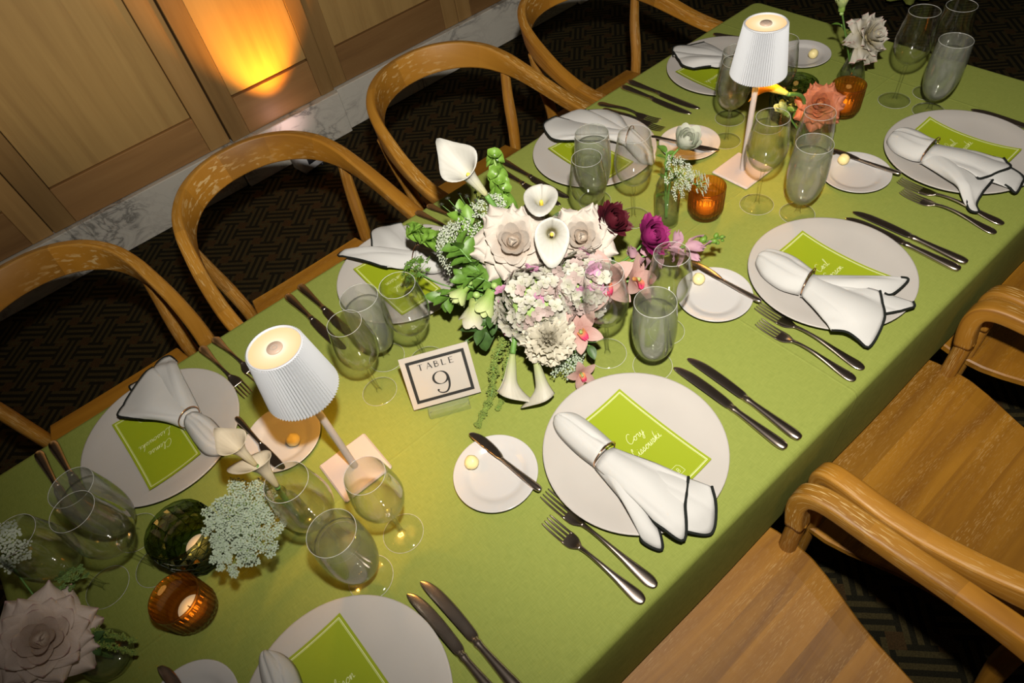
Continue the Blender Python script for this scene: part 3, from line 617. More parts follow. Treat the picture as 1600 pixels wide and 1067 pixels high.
def blob(seed):
    rnd = random.Random(seed); m = MB().sphere((0, 0, 0.0125), 0.0125, 14, 9, 0.95)
    m.V = [(x * (1 + 0.05 * math.sin(9 * x * 100 + seed)), y * (1 + 0.05 * math.sin(y * 800 + seed)), max(0, z - 0.0012) * (1 + 0.04 * math.sin(x * 500))) for x, y, z in m.V]
    return m.make('butter_ball', 'butter')
for k, x, y, w in (('N2', 0.186, 0.533, 'left of the Cory menu plate'), ('N3', 0.757, 0.533, 'below the pink snapdragon'), ('N4', 1.243, 0.538, 'right of the orange rose'), ('F1', -0.020, 0.798, 'lit orange by the front lamp'), ('F4', 1.580, 0.842, 'behind the green faceted votive')):
    single('butter_ball', blob(hash(k) % 50 if False else ord(k[1])), 'round ball of yellow butter on the bread plate ' + w, 'butter', (x, y, T + 0.0083), group='butter balls')

# ------------------------------------------------------------------ menu cards with script names
GL = {  # pen strokes, x advance
 'C': ([[(0.62, 0.86), (0.55, 1.0), (0.34, 1.0), (0.1, 0.7), (0.04, 0.3), (0.2, 0.02), (0.45, 0.06), (0.7, 0.25)]], 0.68),
 'L': ([[(0.36, 0.74), (0.44, 0.97), (0.33, 1.0), (0.25, 0.7), (0.2, 0.25), (0.06, 0.0), (0.0, 0.09), (0.15, 0.12), (0.38, 0.0), (0.62, 0.1)]], 0.7),
 'P': ([[(0.1, 0.0), (0.25, 0.5), (0.33, 0.98), (0.5, 1.02), (0.66, 0.8), (0.5, 0.5), (0.26, 0.46)]], 0.6),
 'o': ([[(0.0, 0.1), (0.22, 0.42), (0.08, 0.25), (0.12, 0.02), (0.3, 0.04), (0.38, 0.25), (0.26, 0.44), (0.3, 0.34), (0.5, 0.36)]], 0.46),
 'r': ([[(0.0, 0.3), (0.12, 0.44), (0.14, 0.36), (0.26, 0.38), (0.22, 0.1), (0.3, 0.0), (0.42, 0.1)]], 0.4),
 'y': ([[(0.0, 0.1), (0.08, 0.42), (0.1, 0.1), (0.2, 0.02), (0.34, 0.2), (0.4, 0.42), (0.34, 0.0), (0.2, -0.42), (0.06, -0.3), (0.3, -0.02), (0.5, 0.12)]], 0.48),
 'i': ([[(0.0, 0.1), (0.12, 0.42), (0.1, 0.08), (0.2, 0.0), (0.3, 0.1)], [(0.15, 0.6), (0.17, 0.63)]], 0.28),
 's': ([[(0.0, 0.08), (0.18, 0.44), (0.24, 0.14), (0.12, 0.0), (0.04, 0.06), (0.2, 0.04), (0.38, 0.12)]], 0.34),
 'w': ([[(0.0, 0.1), (0.08, 0.42), (0.1, 0.06), (0.22, 0.04), (0.3, 0.4), (0.3, 0.06), (0.44, 0.04), (0.5, 0.42), (0.6, 0.36)]], 0.58),
 'k': ([[(0.0, 0.1), (0.2, 0.85), (0.26, 0.98), (0.14, 0.7), (0.1, 0.0), (0.16, 0.3), (0.32, 0.42), (0.2, 0.24), (0.32, 0.02), (0.46, 0.1)]], 0.44),
 'l': ([[(0.0, 0.1), (0.22, 0.8), (0.2, 1.0), (0.1, 0.8), (0.1, 0.1), (0.2, 0.0), (0.32, 0.1)]], 0.3),
 'e': ([[(0.0, 0.1), (0.22, 0.26), (0.22, 0.42), (0.1, 0.38), (0.08, 0.1), (0.22, 0.0), (0.4, 0.1)]], 0.36),
 'm': ([[(0.0, 0.1), (0.06, 0.42), (0.08, 0.0), (0.16, 0.34), (0.24, 0.4), (0.26, 0.0), (0.34, 0.34), (0.42, 0.4), (0.46, 0.04), (0.6, 0.1)]], 0.58),
 'n': ([[(0.0, 0.1), (0.06, 0.42), (0.08, 0.0), (0.16, 0.34), (0.26, 0.4), (0.3, 0.04), (0.44, 0.1)]], 0.42),
 'a': ([[(0.0, 0.1), (0.3, 0.4), (0.12, 0.4), (0.06, 0.12), (0.2, 0.02), (0.34, 0.4), (0.32, 0.06), (0.48, 0.1)]], 0.46),
 'u': ([[(0.0, 0.1), (0.08, 0.42), (0.1, 0.06), (0.22, 0.02), (0.32, 0.42), (0.32, 0.06), (0.46, 0.1)]], 0.44),
 'B': ([[(0.1, 0.0), (0.1, 1.0), (0.5, 0.95), (0.5, 0.6), (0.12, 0.52), (0.56, 0.45), (0.56, 0.05), (0.1, 0.0)]], 0.6)}
def script(mb, txt, cx, cy, h, w, z):
    tot = sum(GL[c][1] for c in txt); x = cx - tot * h / 2
    for c in txt:
        st, ad = GL[c]
        for s in st: mb.ribbon([(x + (px + 0.22 * py) * h, cy + py * h) for px, py in cr(s, 6)], w, z)
        x += ad * h
MW, ML = 0.100, 0.196
def menu(x, y, rz, label, l1, l2, curl=0.0):
    t = thing('menu_card', label, 'menu', (x, y, T + 0.0125), rz, 'lime menu cards')
    def zz(u, v): return 0.0068 * (u / (MW / 2)) ** 2 * 0.5 + (abs(v) / (ML / 2)) ** 2.2 * (0.0055 + curl)
    nu, nv = 7, 13; V = []; F = []
    for s, o in ((0, 0.0006), (1, 0.0)):
        for j in range(nv):
            for i in range(nu): u = -MW / 2 + MW * i / (nu - 1); v = -ML / 2 + ML * j / (nv - 1); V.append((u, v, zz(u, v) + o))
    n = nu * nv
    for j in range(nv - 1):
        for i in range(nu - 1):
            q = j * nu + i; F.append((q, q + 1, q + nu + 1, q + nu)); F.append((n + q, n + q + nu, n + q + nu + 1, n + q + 1))
    part('card', mesh('card', V, F, 'menu_lime'), t)
    m = MB()
    for ins, w in ((0.0045, 0.0010), (0.0062, 0.0005)):
        a, b = MW / 2 - ins, ML / 2 - ins
        for p, q in (((-a, -b), (a, -b)), ((a, -b), (a, b)), ((a, b), (-a, b)), ((-a, b), (-a, -b))): m.ribbon(resamp([p, q], 14), w)
    part('border_print', mesh('border_print', [(x_, y_, zz(x_, y_) + 0.0011) for x_, y_, _ in m.V], m.F, 'menu_print', False), t)
    m = MB(); script(m, l1, 0.0, 0.012, 0.017, 0.0007, 0); script(m, l2, 0.0, -0.012, 0.017, 0.0007, 0)
    part('name_lettering', mesh('name_lettering', [(x_, y_, zz(x_, y_) + 0.0012) for x_, y_, _ in m.V], m.F, 'menu_print', False), t)
    m = MB(); hs = [(-0.009, -0.006), (0.009, -0.006), (0.009, 0.005), (0.006, 0.010), (-0.006, 0.010), (-0.009, 0.005), (-0.009, -0.006)]
    m.ribbon(resamp([(px, py - 0.074) for px, py in hs], 40), 0.0005); script(m, 'B', 0, -0.0765, 0.007, 0.0005, 0)
    part('crest_print', mesh('crest_print', [(x_, y_, zz(x_, y_) + 0.0012) for x_, y_, _ in m.V], m.F, 'menu_print', False), t)
def mlab(st, extra): return 'lime green menu card ' + extra + ' on ' + S[st]
menu(0.414, 0.362, 0.02, 'lime green menu card lettered Cory on the plate right of the table sign', 'Cory', 'Lissowski')
menu(0.940, 0.369, 0.0, 'lime green menu card under the napkin right of the flower centrepiece', 'Carl', 'Carson', 0.004)
menu(1.428, 0.383, 0.0, 'lime green menu card on the plate nearest the right edge', 'Paul', 'Lissowski', 0.006)
menu(-0.156, 0.375, 0.03, 'lime green menu card on the plate at the bottom edge', 'Alison'.replace('A', 'a'), 'Carson')
menu(-0.214, 0.992, PI + 0.04, 'lime green menu card lettered upside down, left of the front lamp', 'Clemse', 'Lissowski')
menu(0.338, 0.996, PI, 'lime green menu card behind the frosted goblet left of the centrepiece', 'Paul', 'Carson')
menu(0.903, 0.985, PI - 0.04, 'lime green menu card on the plate behind the centrepiece', 'Carl', 'Lissowski')
menu(1.352, 0.970, PI - 0.04, 'lime green menu card on the plate behind the rear lamp', 'Clara'.replace('r', 'r'), 'Lissowski')

# ------------------------------------------------------------------ napkins with black hems, each drawn through a ring
NAPS={
 'N2':dict(ring=[(0.371, 0.384), (0.323, 0.381)],loop=[(0.376, 0.391), (0.377, 0.434), (0.373, 0.474), (0.358, 0.492), (0.34, 0.496), (0.329, 0.482), (0.324, 0.459), (0.323, 0.419), (0.326, 0.386)],sheets=[[(0.411, 0.266), (0.388, 0.25), (0.369, 0.237), (0.332, 0.206), (0.319, 0.242), (0.322, 0.264)], [(0.424, 0.232), (0.402, 0.205), (0.372, 0.189), (0.344, 0.214)], [(0.32, 0.245), (0.302, 0.221), (0.29, 0.249), (0.306, 0.261)]]),
 'N3':dict(ring=[(0.901, 0.381), (0.842, 0.368)],loop=[(0.907, 0.387), (0.918, 0.426), (0.916, 0.458), (0.902, 0.485), (0.866, 0.482), (0.848, 0.462), (0.838, 0.439), (0.835, 0.404), (0.846, 0.373)],sheets=[[(0.928, 0.27), (0.881, 0.232), (0.824, 0.219), (0.82, 0.238), (0.815, 0.26), (0.8, 0.28)], [(0.988, 0.264), (0.994, 0.252), (0.946, 0.253), (0.936, 0.264)], [(0.959, 0.221), (0.949, 0.214), (0.915, 0.228), (0.896, 0.242)]]),
 'N4':dict(ring=[(1.394, 0.417), (1.322, 0.413)],loop=[(1.402, 0.422), (1.405, 0.438), (1.416, 0.474), (1.408, 0.5), (1.361, 0.506), (1.341, 0.493), (1.326, 0.466), (1.323, 0.433), (1.33, 0.417)],sheets=[[(1.415, 0.295), (1.391, 0.271), (1.354, 0.283), (1.321, 0.298), (1.34, 0.313)], [(1.344, 0.279), (1.284, 0.273), (1.261, 0.257), (1.254, 0.272), (1.282, 0.297)], [(1.407, 0.278), (1.401, 0.245), (1.381, 0.237), (1.348, 0.233), (1.349, 0.257)]]),
 'F1':dict(ring=[(-0.124, 0.981), (-0.163, 0.967)],loop=[(-0.124, 0.98), (-0.113, 0.948), (-0.11, 0.89), (-0.12, 0.87), (-0.133, 0.864), (-0.154, 0.885), (-0.161, 0.919), (-0.162, 0.966)],sheets=[[(-0.181, 1.006), (-0.212, 1.035), (-0.245, 1.076), (-0.24, 1.095), (-0.198, 1.129), (-0.154, 1.158)], [(-0.154, 1.158), (-0.146, 1.176), (-0.12, 1.182), (-0.112, 1.147)], [(-0.207, 1.127), (-0.209, 1.152), (-0.199, 1.157), (-0.177, 1.152)]]),
 'F2':dict(ring=[(0.422, 1.02), (0.381, 0.986)],loop=[(0.429, 1.027), (0.449, 0.998), (0.445, 0.957), (0.423, 0.938), (0.398, 0.952), (0.383, 0.986)],sheets=[[(0.337, 1.02), (0.311, 1.079), (0.287, 1.135), (0.289, 1.158), (0.319, 1.127), (0.347, 1.108)], [(0.339, 1.089), (0.362, 1.128), (0.387, 1.168), (0.415, 1.148), (0.443, 1.127)], [(0.389, 1.133), (0.414, 1.127), (0.424, 1.115)]]),
 'F3':dict(ring=[(1.028, 0.96), (0.982, 0.941)],loop=[(1.037, 0.964), (1.023, 0.914), (0.998, 0.863), (0.973, 0.848), (0.958, 0.87), (0.982, 0.945)],sheets=[[(0.954, 0.995), (0.908, 1.037), (0.876, 1.082), (0.899, 1.145), (0.95, 1.152)], [(0.93, 1.16), (0.98, 1.161), (1.007, 1.158), (1.024, 1.121)], [(1.006, 1.107), (1.028, 1.125), (1.059, 1.1), (1.068, 1.05)]]),
 'F4':dict(ring=[(1.438, 0.98), (1.39, 0.958)],loop=[(1.451, 0.984), (1.449, 0.947), (1.432, 0.914), (1.4, 0.906), (1.39, 0.931), (1.392, 0.961)],sheets=[[(1.353, 0.992), (1.329, 1.025), (1.319, 1.056), (1.335, 1.085), (1.352, 1.118)], [(1.352, 1.118), (1.384, 1.144), (1.416, 1.121), (1.457, 1.099)], [(1.364, 1.066), (1.406, 1.075), (1.425, 1.073)]]),
 'N1':dict(ring=[(-0.202, 0.409), (-0.238, 0.415)],loop=[(-0.202, 0.412), (-0.196, 0.453), (-0.205, 0.486), (-0.223, 0.503), (-0.235, 0.488), (-0.243, 0.451), (-0.239, 0.419)],sheets=[[(-0.188, 0.288), (-0.234, 0.275), (-0.269, 0.314)]]),
}

def plate_z(x, y, c):
    r = math.hypot(x - c[0], y - c[1])
    return 0.0195 if r < 0.152 else max(0.004, 0.0195 - (r - 0.152) * 0.55)
def sheet(A, B, end, c, zo, seed, hump=0.016, nf=3.0, amp=0.006):
    nu, nv = 29, 20; E = resamp(cr(end, 6), nu); rnd = random.Random(seed); ph = rnd.random() * 6
    # the end line runs in the same sense as A -> B
    if (Vector(E[0]) - Vector(A)).length + (Vector(E[-1]) - Vector(B)).length > (Vector(E[-1]) - Vector(A)).length + (Vector(E[0]) - Vector(B)).length: E = E[::-1]
    V = []
    for j in range(nv):
        t = j / (nv - 1); te = t ** 0.9
        for i in range(nu):
            u = i / (nu - 1); ax = A[0] + (B[0] - A[0]) * u; ay = A[1] + (B[1] - A[1]) * u
            # pleats gather at the ring
            x = ax + (E[i][0] - ax) * te; y = ay + (E[i][1] - ay) * te
            arch = math.sin(PI * u)
            z = plate_z(x, y, c) + zo * (0.4 + 0.6 * t) + hump * (arch ** 0.7) * (1 - t) ** 0.8 + 0.007 * arch * math.sin(PI * min(1, t * 1.0))
            z += amp * (0.35 + 0.65 * math.sin(PI * min(1, t * 0.75))) * (abs(math.sin(u * PI * nf + ph + 0.8 * t)) ** 0.6) * (0.3 + 0.7 * t if t < 0.5 else 0.65 + 0.1 * t)
            z += 0.0025 * math.sin(7 * t + 5 * u + ph) * t
            V.append((x, y, z))
    F = [(j * nu + i, j * nu + i + 1, (j + 1) * nu + i + 1, (j + 1) * nu + i) for j in range(nv - 1) for i in range(nu - 1)]
    return V, F, [V[(nv - 1) * nu + i] for i in range(nu)]
def napkin(st, label, seed):
    d = NAPS[st]; c = PL[st]; A, B = d['ring']; cx, cy = (A[0] + B[0]) / 2, (A[1] + B[1]) / 2
    t = thing('napkin', label, 'napkin', (cx, cy, T), 0, 'white napkins with black hems')
    def loc(V): return [(x - cx, y - cy, z) for x, y, z in V]
    # rolled end: a closed lobe with a crease
    P = d['loop']; n = len(P); lo = resamp(cr(P, 6), 41); mid = 20; V = []; F = []; nu, nv = 17, 21
    for j in range(nv):
        a, b = lo[j], lo[40 - j]; s = j / (nv - 1)
        for i in range(nu):
            u = i / (nu - 1); x = a[0] + (b[0] - a[0]) * u; y = a[1] + (b[1] - a[1]) * u; ar = math.sin(PI * u) ** 0.6
            hgt = (0.026 - 0.006 * s) * math.sqrt(max(0, 1 - s ** 3.0)) + 0.002
            fold = -0.006 * math.exp(-((u - 0.36 - 0.1 * math.sin(3 * s + seed)) / 0.05) ** 2) - 0.004 * math.exp(-((u - 0.66 + 0.08 * s) / 0.05) ** 2)
            V.append((x, y, plate_z(x, y, c) + ar * (hgt + fold * min(1, s * 3 + 0.35))))
    F = [(j * nu + i, j * nu + i + 1, (j + 1) * nu + i + 1, (j + 1) * nu + i) for j in range(nv - 1) for i in range(nu - 1)]
    me = mesh('rolled_end', loc(V), F, 'napkin_cotton'); o = part('rolled_end', me, t)
    m = o.modifiers.new('thick', 'SOLIDIFY'); m.thickness = 0.0018; m.offset = -1
    for k, e in enumerate(d['sheets']):
        V, F, edge = sheet(A, B, e, c, 0.015 - 0.006 * k, seed + k, nf=(2.0, 1.4, 1.0, 1)[k], amp=(0.007, 0.004, 0.004, 0.004)[k])
        o = part('fold', mesh('fold', loc(V), F, 'napkin_cotton'), t); m = o.modifiers.new('thick', 'SOLIDIFY'); m.thickness = 0.0012; m.offset = -1
        h = part('hem', MB().tube(loc(edge), 0.0023, 6).make('hem', 'black_hem'), o, label='black stitched hem')
        h.location = (0, 0, 0.0006)
    # ring hugging the bundle
    w = math.hypot(A[0] - B[0], A[1] - B[1]); ux, uy = (B[0] - A[0]) / w, (B[1] - A[1]) / w
    rp = [(-ux * w * 0.53 * math.cos(a), -uy * w * 0.53 * math.cos(a), 0.0205 + 0.0165 + 0.0195 * math.sin(a)) for a in [2 * PI * k / 40 for k in range(41)]]
    part('napkin_ring', MB().tube(rp, 0.0011, 8, up=(uy, -ux, 0)).make('napkin_ring', 'rose_gold'), t, label='thin rose gold ring')
nl = {'N1': 'white napkin cut off by the bottom edge of the photo', 'N2': 'white napkin with black hem and gold ring, hiding half of the Cory menu', 'N3': 'white napkin with black hem and gold ring, right of the flower centrepiece', 'N4': 'white napkin with black hem and gold ring nearest the right edge',
      'F1': 'white napkin with black hem and gold ring, left of the front lamp', 'F2': 'white napkin with black hem half hidden by centrepiece greenery', 'F3': 'white napkin with black hem on the plate behind the centrepiece', 'F4': 'white napkin with black hem left of the rear lamp shade'}
for i, k in enumerate(NAPS): napkin(k, nl[k], 3 * i)

# ------------------------------------------------------------------ cordless pleated lamps
def pleats(n=72):
    V = []; F = []; rows = [(0.0535, 0.0), (0.0505, 0.022), (0.0465, 0.05), (0.0425, 0.078), (0.0395, 0.099)]; k = n * 4
    for r, z in rows:
        for i in range(k):
            a = 2 * PI * i / k; q = r + 0.0014 * (1 if i % 4 in (0,) else (-1 if i % 4 == 2 else 0)); V.append((q * math.cos(a), q * math.sin(a), z))
    nr = len(rows)
    for r in range(nr):
        rr = rows[nr - 1 - r]
        for i in range(k): a = 2 * PI * i / k; V.append(((rr[0] - 0.0022) * math.cos(a), (rr[0] - 0.0022) * math.sin(a), rr[1]))
    for r in range(2 * nr):
        r2 = (r + 1) % (2 * nr)
        for i in range(k): i2 = (i + 1) % k; F.append((r * k + i, r * k + i2, r2 * k + i2, r2 * k + i))
    return mesh('shade', V, F, 'shade_white', False)
SHADE = pleats()
def lamp(x, y, label, rz=0.0):
    t = thing('table_lamp', label, 'lamp', (x, y, T), rz, 'cordless table lamps')
    part('base', MB().bbox(-0.048, 0.048, -0.048, 0.048, 0, 0.007, 0.003).make('base', 'lamp_metal', False), t)
    part('pole', MB().lathe([(0.0062, 0.007), (0.0058, 0.32)], 20).make('pole', 'lamp_metal'), t)
    sh = part('shade', SHADE, t, Matrix.Translation((0, 0, 0.240)))
    part('top_collar', MB().lathe([(0.0372, 0.0), (0.0392, 0.0), (0.0398, 0.002), (0.0372, 0.003), (0.0368, -0.001)], 48).make('top_collar', 'shade_white'), sh, Matrix.Translation((0, 0, 0.098)))
    part('diffuser', MB().lathe([(0.0002, 0.0), (0.0370, 0.0)], 48).make('diffuser', 'lamp_diffuser'), t, Matrix.Translation((0, 0, 0.3375)), 'glowing warm diffuser disc')
    bt = part('power_button', MB().lathe([(0, 0.0025), (0.0105, 0.0025), (0.0112, 0.0015), (0.0112, 0.0)], 32).make('power_button', 'lamp_button'), t, Matrix.Translation((0, 0, 0.3378)))
    part('touch_symbol', MB().lathe([(0.0032, 0.0027), (0.0052, 0.0027)], 24).make('touch_symbol', 'button_ring'), bt)
    for nm, z, e, r in (('lamp_bulb', 0.300, 3.1, 0.016),):
        l = bpy.data.lights.new(nm, 'POINT'); l.energy = e; l.color = (1.0, 0.45, 0.06); l.shadow_soft_size = r
        o = bpy.data.objects.new(nm, l); COL.objects.link(o); o.location = (x + 0.018, y, T + z)
lamp(0.036, 0.680, 'white pleated cordless table lamp in front, between sign and left plate')
lamp(1.096, 0.690, 'white pleated cordless table lamp at the back of the table')

# ------------------------------------------------------------------ table number in an acrylic stand
def sign():
    t = thing('table_sign', 'off-white table number card reading TABLE 9 in a clear stand', 'sign', (0.232, 0.667, T), math.atan2(-0.057, 0.112))
    w, h = 0.126, 0.100; tilt = Matrix.Translation((0, 0, 0.012)) @ Matrix.Rotation(math.radians(58), 4, 'X')
    c = part('card', MB().box(-w / 2, w / 2, 0, h, -0.0012, 0.0).make('card', 'sign_card', False), t, tilt)
    m = MB(); a0, b0, i0, wd_ = w / 2, h, 0.0095, 0.0056
    for x0, x1, y0, y1 in ((-a0 + i0, a0 - i0, i0, i0 + wd_), (-a0 + i0, a0 - i0, h - i0 - wd_, h - i0), (-a0 + i0, -a0 + i0 + wd_, i0 + wd_, h - i0 - wd_), (a0 - i0 - wd_, a0 - i0, i0 + wd_, h - i0 - wd_)):
        n = len(m.V); m.add([(x0, y0, 0.0003), (x1, y0, 0.0003), (x1, y1, 0.0003), (x0, y1, 0.0003)], [(0, 1, 2, 3)])
    part('frame_print', m.make('frame_print', 'sign_ink', False), c)
    # TABLE, thin and thick strokes
    m = MB(); lh = 0.0115; y = 0.0695; th, tn = 0.0020, 0.0008
    def ln(p, q, w_): m.ribbon([(p[0], y + p[1] * lh), (q[0], y + q[1] * lh)], w_, 0.0003)
    x = -0.0300; ln((x - 0.004, 0.97), (x + 0.005, 0.97), tn); ln((x + 0.0005, 0), (x + 0.0005, 1), th)
    x = -0.0185; ln((x, 0), (x + 0.0045, 1), tn); ln((x + 0.0092, 0), (x + 0.0045, 1), th); ln((x + 0.0022, 0.36), (x + 0.0075, 0.36), tn)
    x = -0.0035; ln((x, 0), (x, 1), th); m.ribbon([(q[0], y + q[1] * lh) for q in cr([(x, 0.96), (x + 0.004, 0.92), (x + 0.0055, 0.76), (x + 0.004, 0.6), (x, 0.55)], 5)], 0.0010, 0.0003); m.ribbon([(q[0], y + q[1] * lh) for q in cr([(x, 0.55), (x + 0.005, 0.5), (x + 0.0065, 0.28), (x + 0.005, 0.08), (x, 0.03)], 5)], 0.0012, 0.0003)
    x = 0.0100; ln((x, 0), (x, 1), th); ln((x, 0.04), (x + 0.0068, 0.04), tn)
    x = 0.0235; ln((x, 0), (x, 1), th); ln((x, 0.96), (x + 0.0068, 0.96), tn); ln((x, 0.52), (x + 0.0056, 0.52), tn); ln((x, 0.04), (x + 0.0070, 0.04), tn)
    part('word_print', m.make('word_print', 'sign_ink', False), c)
    m = MB(); cx, cy, rx, ry = 0.0, 0.0445, 0.0105, 0.0098
    P = [(cx + rx * math.cos(a), cy + ry * math.sin(a)) for a in [2 * PI * k / 40 for k in range(41)]]; m.ribbon(P, [0.0009 + 0.0026 * abs(math.cos(2 * PI * k / 40)) ** 1.5 for k in range(41)], 0.0003)
    Q = cr([(0.0105, 0.046), (0.0112, 0.038), (0.0095, 0.0285), (0.0045, 0.0215), (-0.002, 0.0205), (-0.0075, 0.0235), (-0.0088, 0.0265)], 6); k = len(Q)
    m.ribbon(Q, [0.0030 * (1 - i / k) + 0.0009 for i in range(k)], 0.00032); m.lathe([(0, 0), (0.0017, 0)], 14, (-0.0078, 0.0262, 0.00033))
    m.V = [(x_ * 1.22, (y_ - 0.036) * 1.22 + 0.0375, z_) for x_, y_, z_ in m.V]
    part('number_print', m.make('number_print', 'sign_ink', False), c)
    part('acrylic_stand', MB().bbox(-0.038, 0.038, -0.022, -0.003, 0.0, 0.014, 0.0015).bbox(-0.038, 0.038, 0.004, 0.030, 0.0, 0.012, 0.0015).make('acrylic_stand', 'acrylic', False), t)
sign()

# ------------------------------------------------------------------ stemware
def ringm(R, z, r=0.0004): return MB().lathe([(R + r * math.cos(a), z + r * math.sin(a)) for a in [2 * PI * k / 6 for k in range(7)]], 48).make('rim', 'rim_highlight')
def wine_meshes():
    bowl = [(0.0035, 0.090), (0.0062, 0.0935), (0.0160, 0.0985), (0.0275, 0.1085), (0.0355, 0.1230), (0.0395, 0.1400), (0.0400, 0.1530), (0.0380, 0.1720), (0.0345, 0.1950), (0.0318, 0.2130), (0.0312, 0.2137), (0.0307, 0.2130), (0.0335, 0.1945), (0.0370, 0.1720), (0.0389, 0.1530), (0.0384, 0.1405), (0.0345, 0.1240), (0.0265, 0.1105), (0.0150, 0.1015), (0.0050, 0.0985), (0.0002, 0.0980)]
    R = cr(bowl, 2)
    b = MB().lathe(R, 40).make('bowl', 'clear_glass')
    s = MB().lathe(cr([(0.0062, 0.0040), (0.0045, 0.010), (0.0036, 0.022), (0.0034, 0.05), (0.0035, 0.075), (0.0045, 0.088), (0.0066, 0.0935)], 3), 16).make('stem', 'thin_glass')
    f = MB().lathe([(0.0002, 0.0004), (0.0340, 0.0004), (0.0352, 0.0010), (0.0348, 0.0018), (0.0250, 0.0026), (0.0130, 0.0040), (0.0070, 0.0056), (0.0002, 0.0060)], 40).make('foot', 'thin_glass')
    return b, s, f, ringm(0.0312, 0.2137), ringm(0.0350, 0.0014)
def goblet_meshes():
    bowl = cr([(0.0040, 0.0300), (0.0120, 0.0335), (0.0230, 0.0440), (0.0310, 0.0620), (0.0352, 0.0850), (0.0362, 0.1050), (0.0355, 0.1300), (0.0335, 0.1550), (0.0328, 0.1650), (0.0320, 0.1650), (0.0326, 0.1550), (0.0345, 0.1300), (0.0351, 0.1050), (0.0341, 0.0850), (0.0300, 0.0630), (0.0220, 0.0455), (0.0110, 0.0360), (0.0002, 0.0350)], 2)
    b = MB().lathe(bowl, 40).make('bowl', 'frosted_glass')
    s = MB().lathe(cr([(0.0070, 0.0045), (0.0048, 0.010), (0.0042, 0.020), (0.0055, 0.028), (0.0080, 0.0325)], 3), 16).make('stem', 'thin_glass')
    f = MB().lathe([(0.0002, 0.0004), (0.0325, 0.0004), (0.0336, 0.0012), (0.0330, 0.0022), (0.0230, 0.0032), (0.0120, 0.0046), (0.0002, 0.0060)], 40).make('foot', 'thin_glass')
    w = MB().lathe([(0.0002, 0.0356), (0.0108, 0.0366), (0.0216, 0.0460), (0.0295, 0.0635), (0.0336, 0.0850), (0.0346, 0.1050), (0.0340, 0.1300), (0.0332, 0.1385), (0.0310, 0.1372), (0.0002, 0.1370)], 32).make('water', 'water')
    return b, s, f, w, ringm(0.0324, 0.1652), ringm(0.0334, 0.0016)
WG = wine_meshes(); GG = goblet_meshes()
def wine(x, y, label, s=1.0):
    t = thing('wine_glass', label, 'wine glass', (x, y, T), 0, 'clear wine glasses'); t.scale = (s, s, s)
    for n, me in zip(('bowl', 'stem', 'foot', 'rim', 'foot_edge'), WG): part(n, me, t)
def goblet(x, y, label, s=1.0):
    t = thing('water_goblet', label, 'goblet', (x, y, T), 0, 'frosted water goblets'); t.scale = (s, s, s)
    for n, me in zip(('bowl', 'stem', 'foot', 'water', 'rim', 'foot_edge'), GG): part(n, me, t)
wine(0.155, 0.787, 'smaller empty wine glass between the front lamp and the table sign', 0.94)
goblet(0.210, 0.846, 'frosted water goblet behind the table sign, between two wine glasses', 1.06)
wine(0.262, 0.780, 'larger empty wine glass directly behind the table sign')
wine(0.514, 0.542, 'empty wine glass in front of the pink orchids of the centrepiece')
goblet(0.550, 0.464, 'frosted water goblet above the knives of the Cory menu plate', 1.05)
wine(0.628, 0.500, 'empty wine glass between the pink snapdragon and a frosted goblet', 0.94)
wine(0.722, 0.797, 'smaller empty wine glass behind the centrepiece, left of a frosted goblet', 0.94)
goblet(0.808, 0.872, 'frosted water goblet standing before the plate behind the centrepiece', 1.08)
wine(0.822, 0.766, 'larger empty wine glass left of the lace flower bud vase')
wine(1.166, 0.790, 'wine glass left of the rear lamp pole', 0.94)
goblet(1.245, 0.842, 'water goblet half hidden behind the rear lamp shade', 1.05)
wine(1.272, 0.752, 'wine glass hidden behind the rear lamp shade')
wine(1.024, 0.597, 'empty wine glass right of the rear lamp base')
goblet(1.052, 0.517, 'frosted water goblet left of the bread plate nearest the right edge', 1.05)
wine(1.112, 0.552, 'empty wine glass behind a frosted goblet, below the orange rose', 0.92)
wine(1.533, 0.588, 'large empty wine glass at the top right, beside the white rose')
goblet(1.538, 0.507, 'frosted water goblet behind the plate nearest the right edge', 1.03)
wine(1.606, 0.545, 'tall clear glass behind the top right frosted goblet', 0.97)
wine(-0.055, 0.582, 'empty wine glass over the stems of the calla bud vase')
wine(0.031, 0.521, 'empty wine glass with its foot lit yellow, right of the front lamp base', 0.94)
goblet(-0.047, 0.497, 'frosted water goblet between two wine glasses above the bottom plate', 1.06)
wine(-0.305, 0.762, 'large wine glass left of the green faceted votive')
wine(-0.382, 0.787, 'leftmost wine glass by the left edge of the photo')
goblet(-0.311, 0.846, 'frosted water goblet over the knives of the left plate', 1.05)

# ------------------------------------------------------------------ votives
def ribbed(n=30):
    k = n * 6
    prof = [(0.020, 0.0), (0.029, 0.0), (0.0325, 0.004), (0.0340, 0.009), (0.0342, 0.013), (0.0342, 0.0138), (0.0362, 0.0150), (0.0372, 0.022), (0.0375, 0.065), (0.0375, 0.072), (0.0378, 0.074), (0.0372, 0.0755), (0.0350, 0.0755), (0.0345, 0.074), (0.0335, 0.03), (0.031, 0.012), (0.0002, 0.011)]
    def sc(a, i): return 0.06 * abs(math.sin(a * n / 2)) - 0.045 if 6 <= i <= 8 else (0.012 * abs(math.sin(a * n / 2)) if 2 <= i <= 5 else 0)
    return MB().lathe(prof, k, scallop=sc).make('cup', 'amber_glass')
AMB = ribbed()
CAN = MB().lathe([(0.0002, 0.0125), (0.019, 0.0125), (0.0195, 0.0135), (0.0195, 0.026), (0.0185, 0.027), (0.0002, 0.0255)], 28).make('candle', 'candle_wax')
WICK = MB().tube([(0, 0, 0.025), (0.0005, 0, 0.033)], 0.0007, 6).make('wick', 'wick')
